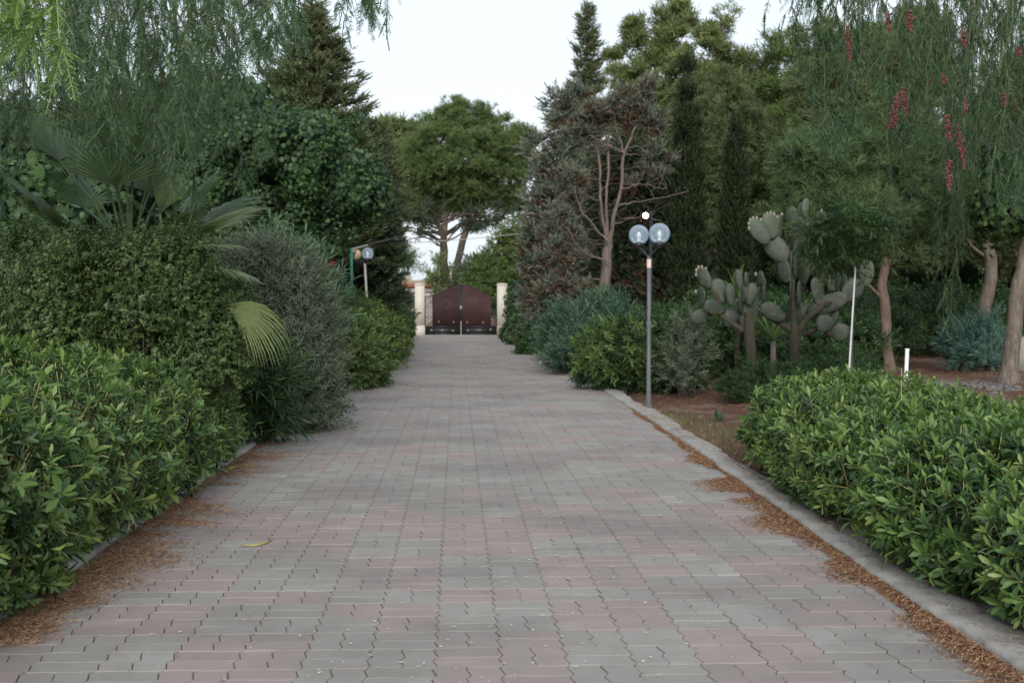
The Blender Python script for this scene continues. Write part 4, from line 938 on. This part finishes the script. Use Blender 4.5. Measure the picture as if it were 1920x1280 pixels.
tree('silver_conifer', 'half-bare silvery conifer with reddish forked trunk on the right', 'conifer', [main] + br,
     [B(a_, b_, Yc + c_, q_, q_ * 1.25) for a_, b_, c_, q_ in [(1065, 190, 0, 13), (1048, 215, 0, 13), (1085, 178, 0, 12), (1110, 212, -.3, 15), (1090, 235, 0, 17), (1072, 262, 0, 14), (1145, 198, 0, 16), (1165, 186, 0, 12), (1182, 192, 0, 13), (1205, 180, 0, 12), (1216, 163, 0, 8), (1205, 215, 0, 15), (1225, 228, 0, 14), (1240, 244, .2, 10), (1130, 230, .3, 15), (1112, 250, .2, 13), (1175, 225, .3, 14),
      (1065, 330, 0, 13), (1050, 312, 0, 11), (1085, 342, 0, 13), (1074, 372, 0, 12), (1095, 365, .2, 9), (1040, 400, 0, 14), (1060, 405, 0, 15), (1030, 432, 0, 14), (1070, 436, 0, 15), (1045, 470, 0, 17), (1020, 482, .2, 14), (1076, 490, 0, 16), (1055, 530, 0, 18), (1090, 548, 0, 16), (1030, 540, .2, 16), (1095, 455, .2, 12), (1232, 268, 0, 8), (1250, 300, .2, 8), (1226, 292, 0, 9), (1240, 332, .3, 8), (1212, 322, .3, 8), (1190, 350, .4, 8)]],
     TC, 'silver', 5600, 'bark_brown', .72, clump=.15, per=16, nb=0, up=.9, brown=2200, reject=.85, inner=.6, twigs=110, amp=.014)
tree('dark_conifer', 'dark bluish conifer mass between the gate and the silver conifer', 'conifer', [tk([(1030, 620, 8), (1035, 500, 8), (1045, 350, 6), (1055, 230, 3)], 39)],
     [B(1060, 245, 39, 22, 42), B(1040, 310, 39, 26, 42), B(1028, 400, 39, 28, 50), B(1075, 380, 39, 45, 60), B(1015, 480, 39, 28, 50), B(1060, 500, 39, 50, 60), B(1110, 470, 40, 55, 75), B(1025, 560, 39, 40, 40), B(1090, 560, 39, 60, 50), B(1040, 190, 39, 8, 22), B(1002, 300, 40, 8, 50)], TC, 'silver', 8000, 'bark_dark', 1.2, clump=.3, per=20, nb=2, brown=2500, reject=.75)
tree('dark_conifer', 'dark conifer behind the lit floodlight', 'conifer', [tk([(1200, 620, 10), (1200, 450, 9), (1200, 300, 6)], 36)],
     [B(1190, 330, 36, 60, 70), B(1230, 420, 36, 60, 80), B(1170, 450, 36, 60, 80), B(1200, 540, 36, 80, 60), B(1250, 560, 36, 60, 60)], TC, 'darkcon', 7500, 'bark_dark', 1.3, clump=.45, per=14, nb=2, brown=2500)
conifer('spire_conifer', 'narrow dark spire conifer rising highest right of the sky gap', P(1100, 600, 47), P(1100, 18, 47)[2], [(0, 1.6), (.55, 1.0), (.68, .75), (.8, .5), (.9, .38), (.97, .25), (1, .05)], 'cedar', 90, 9, TC, 1.15, .16, .05, .5, z0=.1, dens=12)
def columnar(px, pyt, Y, wpx, label):
    kk = Y / FP; bl = []
    for q, f in ((.98, .12), (.9, .3), (.8, .5), (.65, .75), (.5, .95), (.35, 1.), (.2, .95), (.08, .8)):
        zt = P(px, pyt, Y)[2]; x = P(px, 600, Y)[0]; bl.append(E(x, Y, zt * q, wpx * kk * f, wpx * kk * f, zt * .11))
    x = P(px, 600, Y)[0]
    return tree('cypress', label, 'cypress', [[(x, Y, -.05, .16), (x, Y, 2, .12), (x, Y, bl[0][0][2], .03)]], bl, TC, 'cypress', 8500, 'bark_dark', 1.0, 'columnar cypresses', clump=.2, per=12, nb=1, up=2.2, reject=.8)
columnar(1287, 155, 33, 25, 'tallest columnar cypress, just right of the floodlight')
columnar(1378, 245, 37, 22, 'shorter columnar cypress behind the cactus')
GL = 'tall pale green trees behind the cypresses'
tree('tall_light_tree', 'tall yellowish-green pine left of the tallest cypress', 'tree', [tk([(1215, 620, 12), (1215, 400, 10), (1225, 200, 7), (1240, 60, 4)], 55)],
     [B(1180, 110, 55, 32, 45), B(1222, 60, 55, 40, 42), B(1265, 50, 55, 32, 50), B(1168, 170, 55, 30, 30), B(1240, 150, 55, 55, 50), B(1200, 240, 55, 50, 50), B(1270, 240, 55, 60, 55), B(1220, 330, 55, 70, 50), B(1255, 15, 55, 22, 25), B(1190, 55, 55, 14, 22)], TF, 'light', 6500, 'bark', .8, GL, .55, 30, nb=3, up=.8, rmin=.02, inner=.5)
tree('tall_light_tree', 'tall yellowish-green pine between the two cypresses', 'tree', [tk([(1345, 640, 13), (1345, 400, 11), (1340, 200, 8), (1350, 60, 4)], 52)],
     [B(1318, 110, 52, 40, 42), B(1358, 120, 52, 34, 50), B(1320, 190, 52, 60, 50), B(1400, 200, 52, 45, 60), B(1350, 260, 52, 75, 55), B(1290, 290, 52, 50, 50), B(1400, 320, 52, 60, 50), B(1340, 350, 52, 80, 40), B(1362, 55, 52, 14, 40), B(1330, 60, 52, 16, 20), B(1425, 150, 52, 20, 30)], TF, 'light', 6500, 'bark', .8, GL, .55, 30, nb=3, up=.8, rmin=.02, inner=.5)
tree('tall_light_tree', 'tall green pine behind the hanging pepper strands', 'tree', [tk([(1500, 640, 13), (1500, 400, 11), (1500, 200, 8), (1490, 60, 4)], 50)],
     [B(1480, 95, 50, 45, 50), B(1535, 90, 50, 50, 50), B(1480, 190, 50, 60, 55), B(1560, 170, 50, 60, 60), B(1510, 280, 50, 80, 60), B(1440, 270, 50, 50, 50), B(1580, 270, 50, 60, 50), B(1500, 350, 50, 90, 45)], TF, 'leafgreen', 6000, 'bark_dark', .8, GL, .55, 30, nb=3, up=.8, rmin=.02, inner=.5)
tree('tall_light_tree', 'tall green pine near the upper right corner', 'tree', [tk([(1690, 640, 13), (1690, 400, 11), (1680, 200, 8), (1690, 60, 4)], 48)],
     [B(1640, 100, 48, 55, 50), B(1720, 70, 48, 55, 50), B(1680, 170, 48, 65, 50), B(1620, 210, 48, 50, 45), B(1750, 150, 48, 45, 50)], TF, 'leafgreen', 3600, 'bark_dark', .8, GL, .55, 30, nb=3, up=.8, rmin=.02, inner=.5)
GA_ = 'soft green pines on the right'
tree('aleppo_pine', 'soft bright green young pine behind the cactus', 'pine', [tk([(1668, 710, 11), (1662, 600, 10), (1657, 520, 9), (1650, 400, 6), (1640, 300, 4)], 27)],
     [B(1520, 370, 27, 60, 50), B(1590, 310, 27, 75, 70), B(1670, 290, 27, 80, 80), B(1500, 300, 27, 40, 40), B(1610, 400, 26.5, 90, 50), B(1710, 380, 27, 70, 60), B(1560, 430, 27, 70, 35), B(1690, 220, 27, 50, 50)], TN, 'aleppo', 13000, 'bark_red', .95, GA_, .36, 26, nb=4, up=.9, inner=.45, rmin=.01)
tree('aleppo_pine', 'darker green pine with a straight grey trunk near the right edge', 'pine', [tk([(1842, 700, 14), (1848, 600, 13), (1856, 500, 12), (1850, 400, 9), (1840, 300, 6)], 31)],
     [B(1800, 350, 31, 60, 55), B(1860, 320, 31, 70, 60), B(1900, 390, 31, 60, 50), B(1820, 270, 31, 45, 40), B(1770, 400, 31, 50, 45), B(1930, 300, 31, 60, 70), B(1860, 230, 31, 40, 30)], TN, 'aleppo', 9000, 'bark', 1.0, GA_, .36, 26, nb=4, up=.6, rmin=.01)
tree('leaning_tree', 'dark leaning tree with a thick grey trunk at the right edge', 'tree', [tk([(1890, 720, 17), (1897, 640, 15), (1910, 560, 14), (1918, 480, 13), (1935, 380, 13), (1960, 260, 9)], 23)],
     [B(1950, 300, 23, 80, 70), B(2000, 250, 23, 90, 80), B(1900, 400, 23, 50, 35), B(1960, 180, 23, 80, 70)], TB, 'darkbush', 2600, 'bark', 1.3, clump=.45, per=14, nb=3, up=0)
bt = tree('background_pine', 'dark background pine, first in the row behind the cactus', 'tree', [[(9.5, 44, -.05, .22), (9.6, 44, 3, .18), (9.5, 44, 7, .1)]],
     [E(9.5, 44, 6.5, 2.2, 2, 1.8), E(8.4, 44, 4.6, 1.8, 2, 1.5), E(10.6, 44, 4.8, 1.8, 2, 1.5), E(9.5, 44, 8.3, 1.5, 1.5, 1.4), E(9.5, 44, 3.4, 2.2, 1.8, 1.0)], TF, 'aleppo_dark', 7000, 'bark_dark', .62, 'background pines on the right', .5, 26, nb=3, up=.6, rmin=.02)
spots = [(12.6, 41, 1.0, 'dark background pine behind the soft green pine'), (16, 44, 1.15, 'dark background pine behind the straight grey trunk'), (19.5, 42, 1.0, 'background pine close to the right edge'), (23, 48, 1.2, 'background pine beyond the right edge'), (13.5, 54, 1.3, 'tall background pine in the second row'), (19, 58, 1.4, 'tallest background pine in the second row at the right'), (27, 40, 1.2, 'background pine outside the right edge')]
for i, (x, y, s_, lab) in enumerate(spots):
    c = copy_tree(bt); c.location = (x, y, 0); c.rotation_euler = (0, 0, 1.1 + i * 1.7); c.scale = (s_, s_, s_); c['label'] = lab

# dark undergrowth under the pines
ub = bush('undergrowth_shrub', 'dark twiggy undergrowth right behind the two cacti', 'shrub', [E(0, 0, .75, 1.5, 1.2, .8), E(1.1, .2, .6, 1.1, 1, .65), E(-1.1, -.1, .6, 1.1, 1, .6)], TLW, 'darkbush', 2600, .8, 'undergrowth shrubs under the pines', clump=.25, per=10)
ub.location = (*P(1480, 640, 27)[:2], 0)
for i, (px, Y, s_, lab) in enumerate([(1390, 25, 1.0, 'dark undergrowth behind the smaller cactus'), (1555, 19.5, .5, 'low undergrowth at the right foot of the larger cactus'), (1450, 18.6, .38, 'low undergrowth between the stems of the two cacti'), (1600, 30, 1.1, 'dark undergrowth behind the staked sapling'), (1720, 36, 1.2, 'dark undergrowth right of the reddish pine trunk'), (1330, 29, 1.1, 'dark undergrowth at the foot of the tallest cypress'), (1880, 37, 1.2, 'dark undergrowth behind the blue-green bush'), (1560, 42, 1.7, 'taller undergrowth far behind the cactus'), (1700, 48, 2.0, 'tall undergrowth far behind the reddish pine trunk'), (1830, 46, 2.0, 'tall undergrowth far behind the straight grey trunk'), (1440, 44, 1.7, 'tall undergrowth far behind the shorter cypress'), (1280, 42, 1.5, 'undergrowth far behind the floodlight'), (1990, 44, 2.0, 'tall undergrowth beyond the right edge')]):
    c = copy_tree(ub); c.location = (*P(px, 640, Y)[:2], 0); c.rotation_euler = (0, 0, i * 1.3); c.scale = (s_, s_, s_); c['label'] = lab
rg = RNG('wood'); g = Geo()
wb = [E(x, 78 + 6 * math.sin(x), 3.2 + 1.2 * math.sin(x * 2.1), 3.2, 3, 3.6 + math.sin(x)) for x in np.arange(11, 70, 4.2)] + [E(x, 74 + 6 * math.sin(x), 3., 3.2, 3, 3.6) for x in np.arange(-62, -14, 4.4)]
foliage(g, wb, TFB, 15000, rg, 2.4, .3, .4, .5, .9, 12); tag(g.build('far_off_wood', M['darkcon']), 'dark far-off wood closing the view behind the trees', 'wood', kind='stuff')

# ------------------------------------------------------------ shrubs along the right of the driveway
grp = 'shrubs along the right edge of the driveway'
sh = bush('flowering_shrub', 'dark green rounded shrub behind the right globe lamp post', 'shrub', [B(1160, 670, 21.5, 62, 62), B(1220, 670, 21, 60, 68), B(1270, 670, 20.8, 45, 65), B(1130, 690, 21.5, 38, 45)], TLW, 'darkbush', 4600, .72, grp, up=.3, clump=.2, per=12)
g = Geo(); rg = RNG('yf')
for px, py in [(1183, 602), (1187, 606)]:
    for k_ in range(6): v, f = leaf(P(px, py, 20.6), k_, .6, .06, .04, 2, .3, .1, 2, 'lance'); g.add(v, f, .5)
g.build('flower', M['yflower'], sh)
g = Geo(); foliage(g, [B(1130, 660, 20.6, 40, 45), B(1160, 650, 20.4, 45, 40)], TLW, 130, rg, .8, .1, -.1, .5); g.build('young_foliage', M['leafgreen'], sh)
bush('wispy_shrub', 'sparse grey-green twiggy shrub leaning on the rounded one', 'shrub', [B(1290, 650, 20, 32, 60), B(1275, 690, 19.8, 28, 30)], TLO, 'grey', 420, 1.2, grp, inner=.6, nst=24)
bush('oleander_shrub', 'blue-green oleander right of the driveway below the silver conifer', 'shrub', [B(1100, 625, 27, 62, 55), B(1060, 645, 28, 38, 45), B(1140, 600, 28, 45, 35), B(1085, 665, 26, 45, 38)], TL, 'bluebush', 3600, .85, grp, up=.9, clump=.22, per=9)
bush('orange_tipped_shrub', 'small clipped shrub with an orange-tinged top by the right kerb', 'shrub', [B(1005, 645, 37, 22, 20), B(1015, 650, 38, 20, 18)], TS, 'darkbush', 3000, 1.4, grp)
bush('orange_tipped_shrub', 'orange-brown shrub top glowing beside the clipped shrub', 'shrub', [B(990, 638, 39, 12, 12), B(1003, 632, 39, 16, 8)], TS, 'orange', 220, 1.3, grp)
bush('dark_hedge_shrub', 'dark green hedge up to the right gate pillar', 'hedge', [B(965, 630, 50, 16, 18), B(958, 628, 55, 12, 16), B(975, 634, 46, 16, 16)], TB, 'darkbush', 1200, 1.3, grp)
bush('dark_hedge_shrub', 'tall dark bush behind the far twin globe lamp', 'shrub', [B(985, 580, 50, 28, 45), B(1010, 600, 47, 30, 35)], TB, 'darkbush', 1500, 1.6, grp)
g = Geo(); g.add(*tube(trunk_ := [P(992, 590, 42), G(1000, 622 + 25, 0) * 0 + np.array([P(1004, 640, 41)[0], 41, -.05])], [.07, .09], 8)); tag(g.build('leaning_stump', M['bark'], loc=tuple(np.array([P(1004, 640, 41)[0], 41, 0]))), 'pale leaning cut trunk among the shrubs near the gate', 'stump')
bush('blue_green_bush', 'blue-green conical bush on bare soil near the right edge', 'shrub', [B(1830, 660, 27.5, 48, 30), B(1850, 625, 27.5, 20, 38), B(1800, 640, 27.5, 26, 26), B(1870, 655, 27.5, 28, 24)], TL, 'silverblue', 2200, .75, inner=.6, up=.8, clump=.2, per=12)
# strappy plants
rg = RNG('strap')
def straps(name, label, c, n, L, W_, mat, el=(.6, 1.4), curl=.6):
    t = empty(name, (c[0], c[1], 0), label, 'plant'); g = Geo()
    for i in range(n):
        v, f = leaf((c[0], c[1], c[2]), i * GA, rg.uniform(*el), L * rg.uniform(.7, 1.1), W_, 5, curl, .2, 3, 'strap'); g.add(v, f, rg.random())
    g.build('foliage', M[mat], t)
    if c[2] > .3: g = Geo(); g.add(*tube([(c[0], c[1], -.05), c], [.06, .05], 8)); g.build('trunk', M['bark'], t)
straps('yucca', 'yucca with upright green leaves between the two cacti', P(1450, 640, 23), 30, .9, .05, 'strap', (.5, 1.5), .3)
straps('yucca', 'yucca showing above the smaller cactus', P(1383, 560, 25), 30, .7, .05, 'strap', (.5, 1.5), .2)
straps('spiky_succulent', 'small dark spiky rosette on the soil by the right kerb', G(1347, 792), 22, .2, .03, 'bluebush', (.3, 1.3), .1)
# dry grass by the kerb
g = Geo(); q = rg.random((2600, 2)); xx = 2.75 + .55 * q[:, 0] ** 1.2; yy = 11.6 + 5.6 * q[:, 1]
for i in range(len(xx)):
    v, f = leaf((xx[i], yy[i], -.01), rg.uniform(0, 6.3), rg.uniform(.4, 1.4), rg.uniform(.04, .12), .006, 2, .8, 0, 2, 'strap'); g.add(v, f, rg.random())
tag(g.build('dry_grass', M['grass']), 'thin patch of dry pale grass between the right kerb and the soil', 'grass', kind='stuff')

# ------------------------------------------------------------ opuntia cacti
def pad(c, hw, hh, th, tilt, yaw, rnd, rg):
    """flat oval pad: half width, half height, half thickness"""
    nu, nv = 22, 14; v = []
    for j in range(nv + 1):
        th_ = math.pi * (j + .02) / (nv + .04); zz = math.cos(th_); rr = math.sin(th_) ** .9
        wide = rr * (1 + .16 * zz) 
        for i in range(nu):
            a = 2 * math.pi * i / nu
            v.append((hw * wide * math.cos(a), th * (rr ** .7) * math.sin(a), hh * zz))
    v = np.array(v); v = v * (1 + rg.normal(0, .006, v.shape)); ct, st_ = math.cos(tilt), math.sin(tilt)
    v = np.stack([v[:, 0] * ct + v[:, 2] * st_, v[:, 1], -v[:, 0] * st_ + v[:, 2] * ct], 1)
    cy, sy = math.cos(yaw), math.sin(yaw); v = np.stack([v[:, 0] * cy - v[:, 1] * sy, v[:, 0] * sy + v[:, 1] * cy, v[:, 2]], 1)
    f = [(j * nu + i, (j + 1) * nu + i, (j + 1) * nu + (i + 1) % nu, j * nu + (i + 1) % nu) for j in range(nv) for i in range(nu)]
    return v + c, f
def cactus(label, Y, trunks, pads, seed):
    rg = RNG(seed); kk = Y / FP; b = P(trunks[0][0][0], 640, Y); b[2] = 0
    t = empty('prickly_pear', b, label, 'cactus', 'prickly pear cacti')
    g = Geo()
    for tr in trunks:
        pts = np.array([P(x, y, Y + dy) for x, y, r, dy in tr]); rr = [r * kk for _, _, r, _ in tr]
        if tr is trunks[0]: pts[0][2] = -.05
        g.add(*tube(pts, rr, 10))
    g.build('trunk', M['cactus_trunk'], t, smooth=True)
    for (cx, cy, w_, h_, tilt, fruit) in pads:
        px, py = 1280 + cx / 3.765, 360 + cy / 3.765; hw, hh = 1.0 * w_ / 3.765 / 2 * kk, 1.1 * h_ / 3.765 / 2 * kk * 1.08
        yaw = rg.normal(0, .5 if w_ < 110 else .2); tilt = tilt + rg.normal(0, 5); full = min(max(hh * .7, .1), .22)
        if w_ / h_ < .45:                                   # seen nearly edge-on
            yaw = math.acos(min(.95, max(.12, (hw / full)))) * rg.choice([-1, 1]); hw = full
        c = P(px, py, Y + rg.normal(0, .10)); c[2] = max(c[2], .2)
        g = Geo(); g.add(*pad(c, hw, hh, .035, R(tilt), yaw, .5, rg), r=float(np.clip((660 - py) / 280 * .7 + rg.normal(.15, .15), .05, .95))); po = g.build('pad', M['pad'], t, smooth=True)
        if fruit:
            gf = Geo()
            for a in np.linspace(-.95, .95, fruit):
                a2 = a + R(tilt); d = np.array([math.sin(a2) * hw / hh * 1.0, 0, math.cos(a2)]); q = c + np.array([math.sin(a) * hw, 0, 0]) * 0
                loc = np.array([hw * math.sin(a), 0, hh * math.cos(a)]); ct, st_ = math.cos(R(tilt)), math.sin(R(tilt)); q = c + np.array([loc[0] * ct + loc[2] * st_, 0, -loc[0] * st_ + loc[2] * ct])
                gf.add(*ellipsoid(q, [.022, .022, .035], 8, 6), r=.95)
            gf.build('fruit', M['fruit'], po, smooth=True)
    return t
M['cactus_trunk'] = barkmat('brown_cactus_trunk', (.035, .032, .022), (.07, .06, .04), 8, .5)
M['fruit'] = plain('pale_cactus_bud', (.22, .2, .15), .7, .2, 20)
def cp(x, y): return 1280 + x / 3.765, 360 + y / 3.765
def ct(pts): return [(*cp(x, y), r, dy) for x, y, r, dy in pts]
big = [(790, 1010, 100, 190, 0, 0), (785, 850, 85, 190, 0, 0), (775, 680, 80, 230, 2, 0), (800, 480, 75, 240, 4, 0), (812, 300, 62, 210, 0, 0), (772, 172, 100, 118, -12, 0), (866, 108, 62, 112, 10, 0), (845, 150, 34, 130, 0, 0),
       (545, 278, 125, 180, -32, 6), (625, 240, 130, 155, -12, 6), (686, 245, 56, 150, 8, 3), (672, 405, 150, 185, -42, 0), (975, 208, 76, 125, 4, 3), (1026, 238, 44, 92, 10, 2), (955, 330, 48, 150, 5, 0), (893, 230, 85, 120, 10, 0),
       (772, 500, 44, 130, 0, 0), (822, 720, 52, 160, 0, 0), (575, 700, 46, 170, -4, 0), (550, 612, 24, 95, -6, 1), (890, 850, 130, 150, 50, 0), (1020, 790, 130, 250, 65, 0), (955, 710, 100, 190, -12, 0), (1066, 630, 105, 122, 5, 0), (992, 570, 38, 210, 3, 0), (1195, 695, 145, 160, 40, 0), (1295, 572, 112, 165, 10, 0), (1132, 650, 28, 125, 4, 0),
       (1070, 885, 60, 100, 12, 0), (1000, 930, 130, 110, 30, 0), (1110, 990, 135, 112, 0, 0), (640, 850, 120, 170, -55, 0), (900, 500, 60, 170, 15, 0), (720, 560, 60, 150, -15, 0), (850, 560, 60, 170, 10, 0)]
cactus('larger prickly pear with a tall central column, right of the smaller one', 20.0, [ct([(785, 1330, 9, 0), (790, 1150, 9, 0), (790, 1000, 10, 0), (785, 850, 6, 0), (775, 600, 4, 0), (812, 300, 3, 0)]), ct([(770, 980, 7, 0), (680, 920, 6, .1), (560, 850, 5, .1)]), ct([(820, 960, 7, 0), (900, 870, 6, -.1), (990, 800, 5, -.1)]),
        ct([(860, 350, 5, .1), (880, 500, 6, .1), (840, 700, 7, .1)]), ct([(1000, 420, 3, .05), (990, 600, 4, .05), (960, 750, 5, 0)]), ct([(700, 340, 5, .1), (750, 540, 6, .1), (780, 700, 7, .05)]), ct([(1060, 1010, 5, -.1), (960, 960, 5, -.1), (850, 1010, 6, 0)]), ct([(1250, 640, 5, -.1), (1130, 740, 6, -.1), (1000, 800, 6, -.1)])], big, 'cb')
sm = [(465, 850, 150, 300, 0, 0), (415, 770, 66, 170, -6, 1), (398, 622, 66, 132, -4, 0), (450, 628, 40, 112, 3, 0), (425, 720, 36, 100, 0, 0), (338, 888, 120, 122, 15, 0), (336, 722, 72, 132, 0, 0), (258, 700, 120, 155, -20, 0), (153, 607, 98, 145, -32, 5), (225, 815, 110, 150, -75, 0), (134, 745, 28, 125, 0, 1), (110, 885, 120, 90, -30, 0), (480, 720, 90, 140, 10, 0)]
cactus('smaller prickly pear left of the taller cactus', 19.4, [ct([(505, 1330, 9, 0), (490, 1200, 9, 0), (470, 1000, 11, 0), (465, 850, 7, 0)]), ct([(430, 980, 6, 0), (340, 920, 5, .05), (230, 840, 5, .05), (110, 900, 4, .05)]), ct([(250, 820, 5, 0), (250, 740, 5, 0), (160, 640, 4, 0)])], sm, 'cs')
# staked sapling
rg = RNG('sap'); Y = 16.5; b_ = P(1594, 800, Y); b_[2] = 0
t = empty('sapling', b_, 'thin pale sapling with drooping green leaves in front of the cactus', 'tree'); g = Geo()
pl = [b_ - [0, 0, .05], P(1596, 650, Y), P(1601, 560, Y), P(1606, 480, Y)]
g.add(*tube(pl, [.022, .02, .017, .013], 8)); g.add(*tube(wob([pl[-1], P(1640, 455, Y), P(1675, 432, Y)], .01, rg, 6), np.linspace(.009, .004, 6), 5)); g.add(*tube(wob([pl[-1], P(1600, 440, Y), P(1580, 410, Y)], .01, rg, 6), np.linspace(.009, .004, 6), 5)); g.add(*tube([pl[2], P(1575, 500, Y), P(1560, 440, Y)], [.006, .005, .003], 5)); g.build('trunk', M['bark'], t, smooth=True)
g = Geo(); foliage(g, [B(1585, 425, Y, 50, 40), B(1540, 440, Y, 35, 35), B(1630, 430, Y, 45, 35), B(1575, 480, Y, 30, 25)], TL, 420, rg, .8, .7, -.9, .5); g.build('foliage', M['darkbush'], t)
b2 = P(1593, 800, Y - .1); b2[2] = 0; g = Geo(); g.add(*tube([b2 - [.05, 0, .05], P(1604, 500, Y - .05)], .011, 8)); tag(g.build('white_stake', M['white'], loc=tuple(b2)), 'long thin white stake tied to the sapling', 'stake')
b_ = P(1698, 720, 23.6); b_[2] = 0; tp = P(1701, 655, 23.6); g = Geo(); g.add(*tube([b_ - [0, 0, .05], tp], .036, 12)); g.add(*tube([tp - [0, 0, .01], tp + [0, 0, .015]], .042, 12)); tag(g.build('white_pipe', M['white'], loc=tuple(b_)), 'short white plastic pipe standing in the soil', 'pipe')
c = P(1912, 660, 27); g = Geo(); g.add(*box((c[0] - .15, 27, -.05), (c[0] + .3, 27.3, .75))); g.add(*box((c[0] - .13, 27.02, .75), (c[0] + .28, 27.28, .79))); tag(g.build('concrete_block', M['block'], loc=(c[0], 27.1, 0)), 'grey concrete block beside the trunk at the right edge', 'block')
rg = RNG('stones')
g = Geo()
for i in range(420):
    c = G(rg.uniform(1690, 1915), 722 + rg.normal(0, 7)); v, f = ellipsoid(c, [rg.uniform(.015, .07), rg.uniform(.015, .06), rg.uniform(.01, .03)], 8, 5); g.add(v + rg.normal(0, .004, v.shape), f)
tag(g.build('gravel', M['gravel']), 'loose line of grey gravel across the soil on the right', 'gravel', kind='stuff')

# ------------------------------------------------------------ litter on the driveway and soil
rg = RNG('litter')
def flakes(g, x, y, z, L0, L1, W_, rnd=None):
    n = len(x); a = rg.uniform(0, math.pi, n); L = rg.uniform(L0, L1, n) / 2; w_ = rg.uniform(.6, 1.3, n) * W_ / 2; tz = rg.normal(0, .006, n)
    dx, dy = np.cos(a), np.sin(a); zz = z + rg.uniform(0, .008, n)
    v = np.stack([np.stack([x - dx * L, y - dy * L, zz - tz], 1), np.stack([x + dy * w_, y - dx * w_, zz], 1), np.stack([x + dx * L, y + dy * L, zz + tz], 1), np.stack([x - dy * w_, y + dx * w_, zz + .002], 1)], 1)
    g.add(v.reshape(-1, 3), np.arange(n * 4).reshape(-1, 4), np.repeat(rg.random(n) if rnd is None else rnd, 4))
g = Geo()
def blotch(x, y, seed):
    q = np.random.default_rng(seed); o = 0
    for k in range(14):
        a = q.normal(0, 1, 2); f = q.uniform(2, 9); o = o + np.sin(f * (a[0] * x * .55 + a[1] * y) + q.uniform(0, 6.3)) / math.sqrt(7)
    return o
n = 60000; y = 4.2 + 12 * rg.random(n) ** 1.1; wd = np.interp(y, [4, 6, 8, 10, 12, 15, 17], [.08, .17, .32, .36, .3, .22, .05])
d = np.abs(rg.normal(0, 1, n)) * wd; x = edge(EDGE_L, y) + .02 + d; ok = blotch(x, y, 1) + rg.normal(0, .45, n) > (-.45 + .95 * d / wd); ok |= (d < .08) & (rg.random(n) < .5); flakes(g, x[ok], y[ok], .034, .015, .06, .0035)
n = 60000; y = 4.2 + 13 * rg.random(n); wd = np.interp(y, [4, 6, 8, 10, 11.5, 13, 17], [.09, .10, .18, .19, .10, .04, .03])
d = np.abs(rg.normal(0, 1, n)) * wd; x = edge(EDGE_R, y) - .01 - d; ok = blotch(x, y, 2) + rg.normal(0, .45, n) > (-1.3 + 1.1 * d / wd); ok |= (d < .10 * np.clip((13.5 - y) / 6, .1, 1)) & (rg.random(n) < .8); flakes(g, x[ok], y[ok], .034, .015, .06, .0035)
n = 12000; y = 4.2 + 40 * rg.random(n) ** 1.6; x = rg.uniform(-2.1, 2.4, n); uu = (x - X0) / U; near = np.abs(uu - np.round(uu)) < .07; k_ = near | (rg.random(n) < .035); x2, y2 = x[k_], y[k_]; flakes(g, x2, y2, .031, .008, .026, .003)
n = 2500; y = 19 + 26 * rg.random(n); x = edge(EDGE_L, y) + np.abs(rg.normal(0, .1, n)); flakes(g, x, y, .034, .02, .06, .006)
n = 9000; y = 4.2 + 14 * rg.random(n); x = edge(EDGE_R, y) + .05 + rg.random(n) * .3; kk_ = rg.random(n) < .35; flakes(g, x[kk_], y[kk_], .066, .015, .06, .003)
tag(g.build('leaf_litter', M['litter']), 'reddish brown needles and leaflets drifted along both kerbs', 'leaf litter', kind='stuff')
g = Geo(); n = 42000; y = 12 + 30 * rg.random(n) ** 1.2; x = 2.95 + 15 * rg.random(n); flakes(g, x, y, .03, .03, .09, .008); n = 6000; x = rg.uniform(2.6, 3.2, n); y = rg.uniform(4, 12, n); flakes(g, x, y, .02, .02, .06, .004)
tag(g.build('needle_litter', M['litter']), 'brown needle litter scattered over the soil under the right trees', 'leaf litter', kind='stuff')
g = Geo(); n = 300; y = 4.6 + 7 * rg.random(n) ** 1.5; x = rg.normal(.15, .7, n)
for i in range(n):
    a = rg.uniform(0, 6.3); s_ = rg.uniform(.005, .016); v, f = leaf((x[i], y[i], .036), a, .1, s_ * 1.8, s_, 2, .3, .1, 2, 'lance'); g.add(v, f, rg.random())
tag(g.build('fallen_petals', M['petal']), 'tiny white petals scattered over the pavers', 'petals', kind='stuff')
pts = [G(px, py, .04) for px, py in [(452, 1024), (462, 1021), (475, 1022), (490, 1019), (500, 1016), (512, 1010)]]
g = Geo(); g.add(*tube(pts, [.002, .006, .007, .007, .006, .002], 6)); tag(g.build('dry_pod', M['pod'], loc=tuple(pts[0]), smooth=True), 'slender curved yellow pod lying on the pavers at the left', 'pod')
